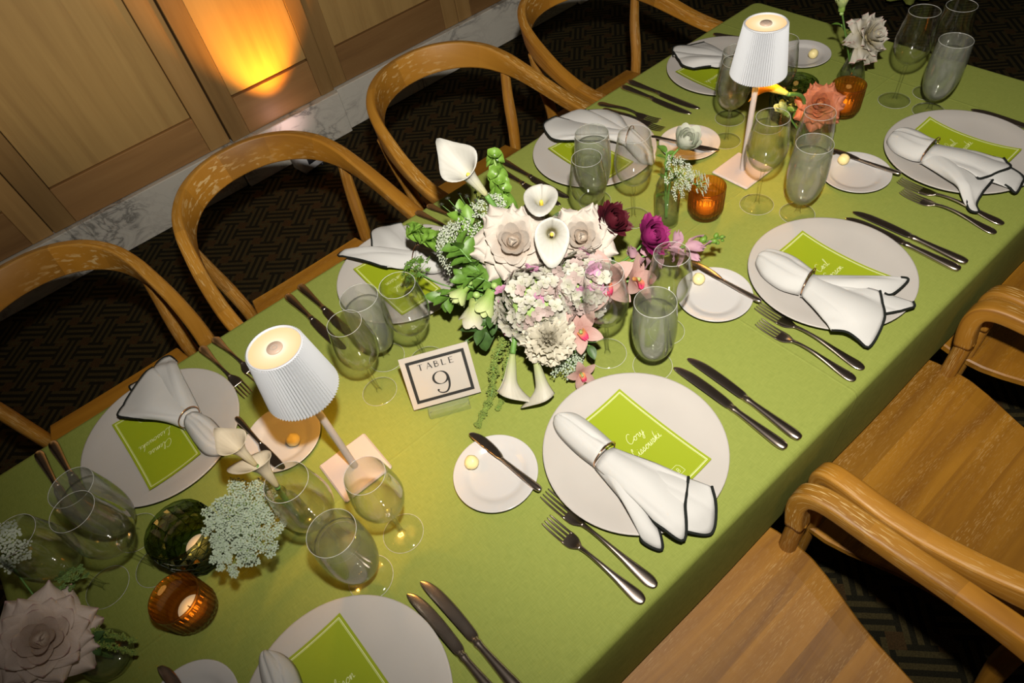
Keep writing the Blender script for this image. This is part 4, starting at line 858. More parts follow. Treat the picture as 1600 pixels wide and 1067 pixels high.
def votive(kind, x, y, label):
    t = thing(kind, label, 'votive', (x, y, T), random.random() * 6, {'amber_votive': 'ribbed amber votives', 'green_votive': 'faceted green votives'}[kind])
    if kind == 'amber_votive': part('cup', AMB, t)
    else:
        cu = part('cup', GRN, t); part('cut_lines', GCUT, cu)
    c = part('candle', CAN, t); part('wick', WICK, c)
    l = bpy.data.lights.new('votive_glow', 'POINT'); l.energy = 0.012; l.color = (1.0, 0.5, 0.12); l.shadow_soft_size = 0.006  # added warm point light over the wick; the candle has no flame
    o = bpy.data.objects.new('votive_glow', l); COL.objects.link(o); o.location = (x, y, T + 0.04)
def faceted(n=11, rows=4):
    # diamond cut tumbler: vertices on a staggered net with pushed-out centres of the cut diamonds
    V = []; F = []; k = n * 2; H = 0.092; zs = [0.006 + (H - 0.014) * i / (rows * 2) for i in range(rows * 2 + 1)]
    def rad(z): return 0.042 + 0.0095 * math.sin(min(1, z / 0.06) * PI / 2) - 0.0022 * max(0, (z - 0.07) / 0.025)
    ids = []
    for i, z in enumerate(zs):
        row = []
        for j in range(k):
            a = 2 * PI * j / k; r = rad(z) - (0.0034 if (i + j) % 2 else -0.0008); row.append(len(V)); V.append((r * math.cos(a), r * math.sin(a), z))
        ids.append(row)
    for i in range(len(zs) - 1):
        for j in range(k):
            j2 = (j + 1) % k; a, b, c, d = ids[i][j], ids[i][j2], ids[i + 1][j2], ids[i + 1][j]
            F += [(a, b, c), (a, c, d)] if (i + j) % 2 else [(a, b, d), (b, c, d)]
    top = [(rad(H), H - 0.003), (rad(H) + 0.0006, H), (rad(H) - 0.0018, H), (rad(H) - 0.003, H - 0.004), (0.046, 0.05), (0.040, 0.014), (0.0002, 0.012)]
    prev = ids[-1]
    for r, z in top:
        row = []
        for j in range(k): a = 2 * PI * j / k; row.append(len(V)); V.append((r * math.cos(a), r * math.sin(a), z))
        for j in range(k): j2 = (j + 1) % k; F.append((prev[j], prev[j2], row[j2], row[j]))
        prev = row
    row = []
    for j in range(k): a = 2 * PI * j / k; row.append(len(V)); V.append((0.037 * math.cos(a), 0.037 * math.sin(a), 0.0005))
    for j in range(k): j2 = (j + 1) % k; F.append((ids[0][j2], ids[0][j], row[j], row[j2]))
    F.append(tuple(reversed(row)))
    g = MB()
    for i in range(0, len(zs)):
        for j in range(k):
            if (i + j) % 2: continue
            for di, dj in ((1, 1), (1, -1), (2, 0), (0, 2)):
                if i + di < len(zs) and ((di, dj) not in ((0, 2),) or i % 2 == 0) and not ((di, dj) == (2, 0) and False):
                    a = V[ids[i][j]]; b = V[ids[i + di][(j + dj) % k]]; g.tube([a, tuple((Vector(a) + Vector(b)) / 2 + Vector((a[0] + b[0], a[1] + b[1], 0)).normalized() * (0.0 if di * dj else -0.0010)), b], 0.00055, 4, up=(0.1, 0.2, 1), cap=False)
    return mesh('cup', V, F, 'green_glass', False), g.make('cut_lines', 'green_groove')
GRN, GCUT = faceted()
votive('amber_votive', -0.280, 0.640, 'ribbed amber glass votive at the lower left, below the green votive')
votive('amber_votive', 0.931, 0.660, 'ribbed amber glass votive beside the lace flower bud vase')
votive('amber_votive', 1.419, 0.652, 'ribbed amber glass votive behind the orange rose')
votive('green_votive', -0.232, 0.728, 'dark green faceted glass votive at lower left under the lace flowers')
votive('green_votive', 1.330, 0.735, 'dark green faceted glass votive behind the orange rose, by the rear lamp')

# ------------------------------------------------------------------ bud vases
def vase(kind, x, y, label, s=1.0):
    pr = {'cylinder': [(0.0002, 0.002), (0.018, 0.0005), (0.0215, 0.002), (0.0225, 0.006), (0.0228, 0.060), (0.0225, 0.085), (0.0185, 0.100), (0.0155, 0.108), (0.0160, 0.120), (0.0150, 0.1205), (0.0143, 0.108), (0.0175, 0.099), (0.0212, 0.085), (0.0214, 0.010), (0.0150, 0.007), (0.0002, 0.0075)],
          'cone': [(0.0002, 0.002), (0.028, 0.0005), (0.0325, 0.003), (0.0325, 0.007), (0.0240, 0.035), (0.0150, 0.065), (0.0120, 0.076), (0.0125, 0.088), (0.0145, 0.092), (0.0135, 0.092), (0.0112, 0.087), (0.0108, 0.076), (0.0138, 0.065), (0.0228, 0.035), (0.0305, 0.009), (0.0002, 0.008)],
          'globe': [(0.0002, 0.002), (0.020, 0.0005), (0.028, 0.004), (0.0345, 0.018), (0.0355, 0.032), (0.0310, 0.050), (0.0190, 0.066), (0.0140, 0.076), (0.0145, 0.088), (0.0135, 0.0885), (0.0128, 0.076), (0.0178, 0.065), (0.0295, 0.049), (0.0340, 0.032), (0.0325, 0.019), (0.0180, 0.009), (0.0002, 0.008)]}[kind]
    t = thing('bud_vase', label, 'vase', (x, y, T), 0, 'clear glass bud vases'); t.scale = (s, s, s)
    part('vessel', MB().lathe(cr(pr, 2), 36).make('vessel', 'vase_glass'), t)
    q = [(r, z) for r, z in pr[len(pr) // 2 + 1:]]
    lv = {'cylinder': 0.06, 'cone': 0.045, 'globe': 0.036}[kind]; R = [(r * 0.985, z + 0.0004) for r, z in reversed(q) if z < lv]; rr = float(np.interp(lv, [z for r, z in reversed(q)], [r for r, z in reversed(q)])) * 0.985
    part('water', MB().lathe(R + [(rr, lv), (0.0002, lv)], 28).make('water', 'water'), t)
vase('cylinder', 0.858, 0.704, 'clear glass bud vase holding the lace flower left of the amber votive', 1.12)
vase('cone', 1.562, 0.720, 'clear cone bud vase holding the white rose at the top right')
vase('globe', 1.268, 0.652, 'clear glass bud vase holding the orange rose')
vase('cylinder', -0.083, 0.650, 'clear glass bud vase holding two peach white callas', 0.95)
vase('globe', -0.405, 0.662, 'round clear bud vase under the mauve rose at the lower left corner')

# ------------------------------------------------------------------ flowers
def petal(name, m, L, W, th0, th1, r0=0.002, p=1.4, point=0.0, reflex=0.0, cup=0.6, ruff=0.0, nu=9, nv=9, pw=0.75, rf=5, fan=False):
    # profile turns from th0 to th1 (radians from the axis) while the blade widens and closes
    V = []; U = []; r = r0; h = 0.0; pts = []
    for j in range(nv):
        v = j / (nv - 1); th = th0 + (th1 - th0) * v ** p
        if j: r += math.sin(th) * L / (nv - 1); h += math.cos(th) * L / (nv - 1)
        pts.append((r, h, th))
    for j, (r, h, th) in enumerate(pts):
        v = j / (nv - 1); w = W * (math.sin(PI * min(1, 0.06 + 0.94 * v) ** pw) ** 0.62 if v < 1 else 0.30 * (1 - point))
        if v > 0.55 and point: w *= 1 - point * 0.72 * ((v - 0.55) / 0.45) ** 1.5
        if fan: w = W * (0.18 + 0.95 * v ** 1.2 - 0.13 * v ** 6)
        w = max(w, W * 0.14)
        for i in range(nu):
            u = -1 + 2 * i / (nu - 1); x = u * w / 2; ps = cup * x / max(abs(r), W * 0.28)
            ps = max(-1.3, min(1.3, ps)); rr = max(r, W * 0.28 * 0 + 0.0008)
            cx = x * (1 - 0.25 * abs(ps)); rad = r - abs(x) * math.sin(abs(ps)) * 0.5 * math.cos(th)
            hh = h + abs(x) * math.sin(abs(ps)) * 0.55 * math.sin(th) - reflex * W * (abs(u) ** 2.2) * v ** 2
            if point and v > 0.85: hh -= 0
            if v == 1 and abs(u) > 0.2 and not fan: rad -= math.sin(th) * L * 0.05 * abs(u); hh -= math.cos(th) * L * 0.05 * abs(u)
            if ruff: hh += ruff * W * math.sin(rf * u + 1.3) * v ** 2; rad += ruff * W * 0.6 * math.cos(rf * 1.3 * u) * v ** 2
            V.append((rad, cx, hh)); U.append((i / (nu - 1), v))
    F = [(j * nu + i, j * nu + i + 1, (j + 1) * nu + i + 1, (j + 1) * nu + i) for j in range(nv - 1) for i in range(nu - 1)]
    return mesh(name, V, F, m, True, U)
def layers(m, spec):
    # spec rows: (count, L, W, th0, th1, r0, kwargs)
    return [(c, petal('petal', m, L, W, math.radians(a), math.radians(b), r0, **kw), z) for c, L, W, a, b, r0, z, kw in spec]
def rose_layers(m):
    return layers(m, [(3, 0.024, 0.015, 6, -22, 0.0012, 0.010, dict(cup=1.2)), (4, 0.025, 0.021, 18, 8, 0.0035, 0.008, dict(cup=1.0)), (5, 0.026, 0.025, 28, 24, 0.0055, 0.006, dict(cup=0.9)), (5, 0.027, 0.028, 36, 38, 0.0075, 0.0045, dict(cup=0.8, reflex=0.06)), (6, 0.029, 0.030, 44, 52, 0.0088, 0.003, dict(cup=0.7, reflex=0.12, point=0.3)),
                      (6, 0.031, 0.032, 50, 64, 0.0105, 0.001, dict(cup=0.65, reflex=0.2, point=0.7)), (6, 0.034, 0.034, 57, 78, 0.011, -0.001, dict(cup=0.55, reflex=0.28, point=0.9)), (7, 0.038, 0.035, 64, 94, 0.011, -0.003, dict(cup=0.5, reflex=0.34, point=1.0, pw=0.9)), (7, 0.041, 0.035, 72, 114, 0.010, -0.006, dict(cup=0.4, reflex=0.36, point=1.0, pw=0.95))])
def ran_layers(m):
    return layers(m, [(4, 0.012, 0.012, -12, -30, 0.003, 0.004, dict(cup=1.3)), (6, 0.016, 0.017, -4, -24, 0.007, 0.002, dict(cup=1.2)), (7, 0.019, 0.020, 6, -18, 0.010, 0.001, dict(cup=1.1)), (8, 0.021, 0.022, 16, -6, 0.012, 0.0, dict(cup=1.0)), (8, 0.023, 0.024, 32, 16, 0.012, -0.001, dict(cup=0.9)), (8, 0.025, 0.025, 55, 50, 0.011, -0.002, dict(cup=0.8, ruff=0.08))])
def carn_layers(m):
    kw = dict(cup=0.3, fan=True, nu=13)
    return layers(m, [(4, 0.020, 0.020, -4, -14, 0.001, 0.009, dict(ruff=0.16, rf=8, **kw)), (4, 0.022, 0.026, 4, 10, 0.002, 0.007, dict(ruff=0.13, rf=8, **kw)), (5, 0.024, 0.030, 14, 34, 0.004, 0.005, dict(ruff=0.12, rf=9, **kw)), (6, 0.026, 0.034, 30, 56, 0.005, 0.002, dict(ruff=0.11, rf=8, **kw)), (7, 0.028, 0.036, 46, 78, 0.005, -0.001, dict(ruff=0.10, rf=9, **kw)), (7, 0.030, 0.037, 62, 100, 0.005, -0.004, dict(ruff=0.09, rf=8, **kw)), (7, 0.030, 0.036, 80, 124, 0.004, -0.007, dict(ruff=0.08, rf=9, **kw))])
LY = {}
def get_layers(kind, m):
    if (kind, m) not in LY: LY[kind, m] = {'rose': rose_layers, 'ran': ran_layers, 'carn': carn_layers}[kind](m)
    return LY[kind, m]
def stem_to(t, loc, tail, r=0.002, m='stem_green', mid=None):
    # stem from the flower's own origin to the tail point (world), drawn in the flower's frame
    p = [(0, 0, 0)] + ([tuple(Vector(mid) - Vector(loc))] if mid else []) + [tuple(Vector(tail) - Vector(loc))]
    part('stem', MB().tube(cr(p, 8), r, 7, up=(0.3, 1, 0.1)).make('stem', m), t)
def bloom(name, kind, m, loc, d, s, label, cat, group, tail=None, roll=0.0, jit=0.12, mid=None, calyx=True, only=None):
    loc = (loc[0], loc[1], loc[2] + T); t = thing(name, label, cat, loc, 0, group); Q = toward(d, roll).to_matrix().to_4x4(); rnd = random.Random(hash((round(loc[0], 3), round(loc[1], 3))) & 0xffff); ph = 0.0
    for li, (c, me, z) in enumerate(get_layers(kind, m)):
        if only and li not in only: continue
        for k in range(c):
            a = ph + 2 * PI * k / c + rnd.uniform(-jit, jit)
            X = Q @ Matrix.Rotation(a, 4, 'Z') @ Matrix.Translation((0, 0, z * s)) @ Matrix.Rotation(rnd.uniform(-jit, jit), 4, 'Y') @ Matrix.Rotation(rnd.uniform(-jit, jit) * 0.6, 4, 'X') @ Matrix.Scale(s * rnd.uniform(0.93, 1.06), 4)
            part('petal', me, t, X)
        ph += 0.7
    if calyx: part('calyx', MB().sphere((0, 0, -0.006 * s), (0.007 if only is None else 0.0045) * s, 10, 6, 0.9).make('calyx', 'stem_pale'), t, Q)
    if kind == 'rose': part('heart', MB().lathe(cr([(0.007, 0.0), (0.0075, 0.010), (0.0055, 0.020), (0.003, 0.025), (0.0003, 0.0265)], 2), 12, scallop=lambda a, i: 0.1 * math.sin(3 * a + i * 0.5)).make('heart', m), t, Q @ Matrix.Scale(s * (0.9 if only else 1.08), 4))
    if tail: stem_to(t, loc, (tail[0], tail[1], tail[2] + T), mid=(mid[0], mid[1], mid[2] + T) if mid else None)
    return t
def calla_mesh(m, H=0.085, R=0.030, open_=1.0, tip=0.022, name='spathe', erect=0.0):
    na, nt = 30, 14; V = []; U = []
    for j in range(nt):
        t = j / (nt - 1)
        for i in range(na + 1):
            a = -PI + 2 * PI * i / na; f = 0.5 + 0.5 * math.cos(a)          # 1 at the tip side, 0 at the overlap
            r = 0.0045 + (R * 0.52 - 0.0045) * t ** 0.85; fl_ = max(0, (t - 0.55) / 0.45) ** 1.8
            rr = r + open_ * R * fl_ * (0.42 + 0.40 * f); h = H * t * (0.80 + 0.14 * f) - open_ * R * 0.30 * fl_ * fl_ * (0.4 + 0.6 * f)
            px = rr * math.cos(a) + tip * fl_ * f ** 6 * 1.0; py = rr * math.sin(a) * (1 - 0.12 * f); pz = h + tip * 0.25 * fl_ * f ** 10
            if erect: px -= erect * open_ * R * fl_ * f * 0.45; py *= 1 + 0.22 * erect * fl_ * math.sin(PI * f) - 0.25 * erect * fl_ * f ** 5; pz += erect * (R * 1.0 * fl_ * f ** 1.2 + 0.016 * fl_ * f ** 12 - 0.012 * fl_ * (1 - f))
            if i in (0, 1): py += 0.002; px -= 0.0015 * t; rr += 0.001
            V.append((px, py, pz)); U.append((i / na, t))
    n = na + 1; F = [(j * n + i, j * n + i + 1, (j + 1) * n + i + 1, (j + 1) * n + i) for j in range(nt - 1) for i in range(na)]
    return mesh(name, V, F, m, True, U)
def frame(d, x):
    z = Vector(d).normalized(); x = Vector(x); x = (x - z * x.dot(z)).normalized(); y = z.cross(x)
    return Matrix(((x.x, y.x, z.x, 0), (x.y, y.y, z.y, 0), (x.z, y.z, z.z, 0), (0, 0, 0, 1)))
def calla(loc, d, s, label, m='calla_white_open', open_=1.0, tipd=(0, 0, 1), tail=None, mid=None, group='calla lilies', H=0.085, R=0.030, tip=0.022, erect=0.0):
    # loc = where the spathe meets the stem
    loc = (loc[0], loc[1], loc[2] + T); t = thing('calla_lily', label, 'flower', loc, 0, group); Q = frame(d, tipd) @ Matrix.Scale(s, 4)
    o = part('spathe', calla_mesh(m, H, R, open_, tip, erect=erect), t, Q); md = o.modifiers.new('thick', 'SOLIDIFY'); md.thickness = 0.0012
    part('spadix', MB().tube(cr([(0, 0, 0.02), (0.001, 0, 0.035), (0.001, 0, H * 0.62)], 4), [0.0036] * 8 + [0.0022], 8, up=(1, 0, 0)).make('spadix', 'spadix_yellow'), t, Q)
    p = [(0, 0, 0)] + ([tuple(Vector(mid) + Vector((0, 0, T)) - Vector(loc))] if mid else []) + [tuple(Vector(tail) + Vector((0, 0, T)) - Vector(loc))] if tail else [(0, 0, 0), (0, 0, -0.02)]
    part('stem', MB().tube(cr(p, 8), [0.0045 * s + 0.0006] * (8 * (len(p) - 1) + 1), 10, up=(0.3, 1, 0.1)).make('stem', 'stem_green'), t)
def floret_mesh(m):
    V = []; F = []; U = []
    for k in range(4):
        a = PI / 2 * k; b = len(V); c, s = math.cos(a), math.sin(a)
        P = [(0.0006, 0, 0), (0.0040, 0.0046, 0.0030), (0.0084, 0.0046, 0.0036), (0.0108, 0.0, 0.0028), (0.0084, -0.0046, 0.0036), (0.0040, -0.0046, 0.0030), (0.0062, 0, 0.0016)]
        for x, y, z in P: V.append((x * c - y * s, x * s + y * c, z + 0.0006 * (k % 2))); U.append((0.5, x / 0.0108))
        F += [(b, b + 1, b + 6), (b + 1, b + 2, b + 6), (b + 2, b + 3, b + 6), (b + 3, b + 4, b + 6), (b + 4, b + 5, b + 6), (b + 5, b, b + 6)]
    b = len(V); V += [(0.0014, 0, 0.0015), (0, 0.0014, 0.0015), (-0.0014, 0, 0.0015), (0, -0.0014, 0.0015), (0, 0, 0.0030)]; U += [(0.5, 0.0)] * 5; F += [(b, b + 1, b + 4), (b + 1, b + 2, b + 4), (b + 2, b + 3, b + 4), (b + 3, b, b + 4)]
    return mesh('floret', V, F, m, True, U)
FLO = {k: floret_mesh(k) for k in ('hydrangea_white', 'hydrangea_blush', 'hydrangea_pink')}
def hydrangea(loc, d, R, n, label, pink=0.2, squash=0.8, tail=None):
    loc = (loc[0], loc[1], loc[2] + T); t = thing('hydrangea', label, 'flower', loc, 0, 'hydrangea heads'); Q = toward(d).to_matrix().to_4x4(); rnd = random.Random(n)
    part('core', MB().sphere((0, 0, 0), R * 0.78, 12, 8, squash).make('core', 'stem_pale'), t, Q)
    for k in range(n):
        z = 1 - 1.45 * (k + 0.5) / n; a = k * 2.39996; rr = math.sqrt(max(0, 1 - z * z)); P = Vector((rr * math.cos(a), rr * math.sin(a), z)); q = P.copy(); q.z *= squash
        r = R * rnd.uniform(0.80, 1.08); m = rnd.random(); me = FLO['hydrangea_pink' if m < pink * 0.5 else ('hydrangea_blush' if m < pink * 1.6 else 'hydrangea_white')]
        part('floret', me, t, Q @ Matrix.Translation(q * r) @ toward(P + Vector((rnd.uniform(-.55, .55), rnd.uniform(-.55, .55), rnd.uniform(-.55, .55))), rnd.uniform(0, 3)).to_matrix().to_4x4() @ Matrix.Scale(rnd.uniform(1.0, 1.45), 4))
    if tail: stem_to(t, loc, (tail[0], tail[1], tail[2] + T), 0.003)
def lace_head(loc, d, R, label, m='lace_white', n=22, sub=9, tail=None, mid=None, group='lace flower umbels', dome=0.45, fl=0.0022, seed=1, cat='flower'):
    # umbel: rays from one point, each ending in a button of tiny florets
    loc = (loc[0], loc[1], loc[2] + T); t = thing('lace_flower', label, cat, loc, 0, group); Q = toward(d).to_matrix().to_4x4(); rnd = random.Random(seed)
    f = MB(); g = MB()
    for k in range(n):
        rr = R * math.sqrt((k + 0.4) / n); a = k * 2.39996 + rnd.uniform(-.2, .2); c = Vector((rr * math.cos(a), rr * math.sin(a), -dome * R * (rr / R) ** 2 + rnd.uniform(-.04, .04) * R))
        g.tube([(0, 0, -0.9 * R), tuple(c * 0.5 + Vector((0, 0, -0.38 * R))), tuple(c)], 0.0005, 4, up=(0.2, 1, 0))
        br = R * 0.205
        for q in range(sub):
            r2 = br * math.sqrt((q + 0.5) / sub); b = q * 2.39996 + k; p = c + Vector((r2 * math.cos(b), r2 * math.sin(b), rnd.uniform(0, .25) * br + 0.10 * br)); w = fl * rnd.uniform(0.8, 1.35)
            if q % 3 == 0: g.tube([tuple(c), tuple(p)], 0.0003, 3, up=(0.2, 1, 0), cap=False)
            tz = rnd.uniform(0, 2); n0 = len(f.V)
            vs_ = [tuple(p + Vector((0, 0, 0.0008)))] + [tuple(p + Vector((w * math.cos(tz + i * PI / 3), w * math.sin(tz + i * PI / 3), rnd.uniform(-.0008, .0006)))) for i in range(6)] + [tuple(p - Vector((0, 0, 0.0012)))]
            f.add(vs_, [(0, 1 + i, 1 + (i + 1) % 6) for i in range(6)] + [(7, 1 + (i + 1) % 6, 1 + i) for i in range(6)])
    o = part('florets', f.make('florets', m, False), t, Q); o['kind'] = 'stuff'
    o = part('rays', g.make('rays', 'stem_pale'), t, Q); o['kind'] = 'stuff'
    if tail: 
        st = Q @ Vector((0, 0, -0.9 * R)); p = [tuple(st)] + ([tuple(Vector(mid) + Vector((0, 0, T)) - Vector(loc))] if mid else []) + [tuple(Vector(tail) + Vector((0, 0, T)) - Vector(loc))]
        part('stem', MB().tube(cr(p, 8), 0.0013, 6, up=(0.3, 1, 0.1)).make('stem', 'stem_green'), t)
def leaf_mesh(name, m, L=0.05, W=0.03, bend=0.6, nu=5, nv=8):
    V = []; F = []; y = z = 0.0
    for j in range(nv):
        v = j / (nv - 1); a = bend * v; 
        if j: y += math.cos(a) * L / (nv - 1); z -= math.sin(a) * L / (nv - 1)
        w = W * max(0.06, math.sin(PI * min(1, v * 0.97 + 0.03)) ** 0.75)
        for i in range(nu): u = -1 + 2 * i / (nu - 1); V.append((u * w / 2, y, z + abs(u) * w * 0.16 + 0.02 * W * math.sin(9 * v + 2 * u)))
    F = [(j * nu + i, j * nu + i + 1, (j + 1) * nu + i + 1, (j + 1) * nu + i) for j in range(nv - 1) for i in range(nu - 1)]
    return mesh(name, V, F, m)
LEAF = {k: leaf_mesh('leaf', k) for k in ('leaf_green', 'leaf_bright', 'leaf_dark')}
def leaf_at(t, me, p, d, s, roll=0.0):
    q = Vector(d).normalized().to_track_quat('Y', 'Z') @ Quaternion((0, 1, 0), roll)
    part('leaf', me, t, Matrix.Translation(p) @ q.to_matrix().to_4x4() @ Matrix.Scale(s, 4))
def sprig(name, path, label, m, n, s, group, seed=0, spread=0.9, stem='stem_green', cat='foliage', sr=0.0016):
    P0 = Vector(path[-1]) + Vector((0, 0, T)); t = thing(name, label, cat, tuple(P0), 0, group); rnd = random.Random(seed)
    R = [Vector(p) + Vector((0, 0, T)) - P0 for p in cr(path, 8)]; part('stem', MB().tube([tuple(p) for p in R], sr, 6, up=(0.3, 1, 0.1)).make('stem', stem), t)
    for k in range(n):
        f = 0.25 + 0.75 * k / max(1, n - 1); i = min(len(R) - 2, int(f * (len(R) - 1))); tan = (R[i + 1] - R[i]).normalized(); a = k * 2.4 + rnd.uniform(-.4, .4)
        sd = tan.orthogonal().normalized(); sd.rotate(Quaternion(tan, a)); leaf_at(t, LEAF[m], tuple(R[i]), sd * spread + tan * 0.6 + Vector((0, 0, 0.15)), s * rnd.uniform(0.75, 1.2), rnd.uniform(-.5, .5))
    return t
BELL = None
def bells(path, label, n, s, seed=0, m='bells_green'):
    global BELL
    if BELL is None:
        BELL = MB().lathe(cr([(0.0010, 0.0), (0.0035, 0.002), (0.0065, 0.006), (0.0100, 0.009), (0.0130, 0.0100)], 2), 12, scallop=lambda a, i: 0.07 * math.sin(5 * a) * (i / 8)).make('bell', 'bells_green')
        globals()['BSEED'] = MB().sphere((0, 0, 0.004), 0.0022, 7, 5).make('seed', 'lace_white')
    P0 = Vector(path[-1]) + Vector((0, 0, T)); t = thing('bells_of_ireland', label, 'flower', tuple(P0), 0, 'bells of Ireland spikes'); rnd = random.Random(seed)
    R = [Vector(p) + Vector((0, 0, T)) - P0 for p in cr(path, 10)]; part('stem', MB().tube([tuple(p) for p in R], 0.0022, 7, up=(0.3, 1, 0.1)).make('stem', 'stem_pale'), t)
    for k in range(n):
        f = 0.3 + 0.7 * k / (n - 1); i = min(len(R) - 2, int(f * (len(R) - 1))); tan = (R[i + 1] - R[i]).normalized(); sd = tan.orthogonal().normalized(); sd.rotate(Quaternion(tan, k * 1.9)); q = s * (1.25 - 0.6 * f) * rnd.uniform(.85, 1.15)
        X = Matrix.Translation(R[i] + sd * 0.003) @ toward(sd + tan * (0.35 + 0.8 * max(0, f - 0.7))).to_matrix().to_4x4() @ Matrix.Scale(q, 4); b = part('bell', BELL, t, X); part('seed', BSEED, b)

# ------------------------------------------------------------------ centrepiece
UPV = (0.567, 0.538, 0.624); DNV = (-0.567, -0.538, -0.624); LFT = (-0.757, 0.638, 0.139)
def cam_dir(x, y, z, up=0.0): v = Vector((-x, -y, 0.97 - z)).normalized() + Vector((0, 0, up)); return tuple(v.normalized())
CB = (0.455, 0.700)
t = thing('flower_bowl', 'low dark bowl under the flower centrepiece, hidden by its blooms', 'bowl', (CB[0], CB[1], T))
part('bowl', MB().lathe(cr([(0.0005, 0.004), (0.035, 0.003), (0.038, 0.0005), (0.042, 0.002), (0.055, 0.03), (0.075, 0.062), (0.080, 0.072), (0.078, 0.0735), (0.072, 0.062), (0.052, 0.034), (0.0005, 0.03)], 3), 40).make('bowl', 'leaf_dark'), t)
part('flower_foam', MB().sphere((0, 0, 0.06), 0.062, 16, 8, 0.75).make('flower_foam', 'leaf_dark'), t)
TAIL = (CB[0], CB[1], 0.07)
G = 'roses'
def R_(p, m, d, s, label, tail=TAIL, **kw): bloom('rose', 'rose', m, p, d, s, label, 'flower', G, tail, **kw)
R_((0.476, 0.732, 0.186), 'rose_blush', cam_dir(0.476, 0.732, 0.19, 0.25), 1.62, 'large open blush rose at the heart of the centrepiece')
R_((0.566, 0.650, 0.186), 'rose_blush', cam_dir(0.57, 0.65, 0.19, 0.2), 1.38, 'blush rose between the open calla and the dark wine ranunculus')
R_((0.590, 0.712, 0.165), 'rose_cream', (0.3, 0.5, 0.8), 0.95, 'cream rose tucked behind the blush roses')
bloom('ranunculus', 'ran', 'ranunculus_wine', (0.622, 0.636, 0.196), (0.2, -0.6, 0.65), 1.22, 'dark wine red ranunculus in the centrepiece', 'flower', 'ranunculus', TAIL)
bloom('ranunculus', 'ran', 'ranunculus_magenta', (0.645, 0.566, 0.187), (0.15, -0.65, 0.6), 1.2, 'magenta ranunculus on a curved stem at the centrepiece right side', 'flower', 'ranunculus', TAIL, mid=(0.60, 0.60, 0.13))
bloom('carnation', 'carn', 'carnation_cream', (0.405, 0.568, 0.118), cam_dir(0.4, 0.56, 0.1), 1.28, 'ruffled cream carnation at the front of the centrepiece', 'flower', 'carnations', TAIL)
hydrangea((0.430, 0.627, 0.140), cam_dir(0.42, 0.61, 0.15), 0.064, 150, 'white hydrangea head low in the centrepiece above the carnation', 0.14)
hydrangea((0.512, 0.602, 0.150), cam_dir(0.5, 0.59, 0.17), 0.056, 120, 'pink tinged hydrangea head beside the orchids', 0.28)
calla((0.491, 0.812, 0.245), (-0.024, 0.045, 0.075), 1.0, 'tall white calla lily rising highest behind the centrepiece', tipd=(0.1, 0.9, 0.2), tail=TAIL, mid=(0.495, 0.775, 0.18), open_=0.95, erect=1.0)
calla((0.561, 0.749, 0.180), (-0.005, -0.012, 0.08), 0.95, 'white calla lily seen from above, behind the blush roses', tipd=DNV, tail=TAIL, open_=1.0)
calla((0.534, 0.694, 0.192), (-0.030, -0.042, 0.048), 0.95, 'white calla lily facing the viewer with a pale throat', tipd=DNV, tail=TAIL, open_=0.95)
calla((0.354, 0.610, 0.090), (-0.046, -0.032, -0.062), 1.05, 'drooping white calla lily nearest the table sign', m='calla_white', open_=0.55, tipd=(0.75, -0.6, -0.1), tail=TAIL, mid=(0.39, 0.635, 0.115), R=0.027)
calla((0.373, 0.571, 0.090), (-0.021, -0.038, -0.062), 1.0, 'drooping white calla lily touching the Cory menu plate', m='calla_white', open_=0.5, tipd=(-0.7, 0.3, -0.4), tail=TAIL, mid=(0.40, 0.60, 0.115), R=0.025)
# lisianthus buds
def bud(p, d, s, m, label, tail=TAIL): bloom('lisianthus', 'rose', m, p, d, s, label, 'flower', 'lisianthus buds', tail, only=(0, 1, 2), jit=0.08)
bud((0.366, 0.716, 0.140), (-0.5, -0.15, -0.8), 1.55, 'lisianthus', 'cream lisianthus bud hanging at the left front of the centrepiece')
bud((0.396, 0.703, 0.150), (-0.7, -0.1, -0.6), 1.5, 'lisianthus_bud', 'green lisianthus bud hanging beside the cream one')
bud((0.372, 0.745, 0.150), (-0.8, 0.1, -0.5), 1.2, 'lisianthus_bud', 'small green lisianthus bud under the leaves')
# orchids
OT = petal('tepal', 'orchid_pink', 0.042, 0.027, math.radians(55), math.radians(96), 0.002, cup=0.4, point=0.3)
OL = petal('lip', 'orchid_lip', 0.024, 0.022, math.radians(15), math.radians(95), 0.002, cup=1.0, ruff=0.12)
def orchid(p, d, s, label, roll=0.0, tail=TAIL):
    loc = (p[0], p[1], p[2] + T); t = thing('orchid', label, 'flower', loc, 0, 'pink orchids'); Q = frame(d, DNV) @ Matrix.Rotation(roll, 4, 'Z') @ Matrix.Scale(s, 4)
    for a in (0.62, 1.9, PI, -1.9, -0.62): part('tepal', OT, t, Q @ Matrix.Rotation(a + 0.25, 4, 'Z'))
    part('lip', OL, t, Q @ Matrix.Rotation(0.25, 4, 'Z'), label='yellow throated dark pink lip'); part('column', MB().tube([(0, 0, 0), (0.001, 0, 0.008), (0.004, 0, 0.013)], 0.0028, 8, up=(0, 1, 0)).make('column', 'lisianthus'), t, Q)
    if tail: stem_to(t, loc, (tail[0], tail[1], tail[2] + T), 0.0022)
orchid((0.545, 0.572, 0.150), cam_dir(0.54, 0.56, 0.15), 1.35, 'large pink orchid seen through the wine glass')
orchid((0.462, 0.552, 0.105), cam_dir(0.46, 0.54, 0.1), 1.0, 'pink orchid with magenta lip above the lower lace flower', 0.4)
orchid((0.590, 0.548, 0.135), (0.3, -0.6, 0.6), 1.15, 'pale pink orchid right of the wine glass', -0.5)
orchid((0.436, 0.530, 0.028), (-0.3, -0.8, 0.35), 0.72, 'dusky pink orchid drooping onto the table by the Cory menu plate', 0.2)
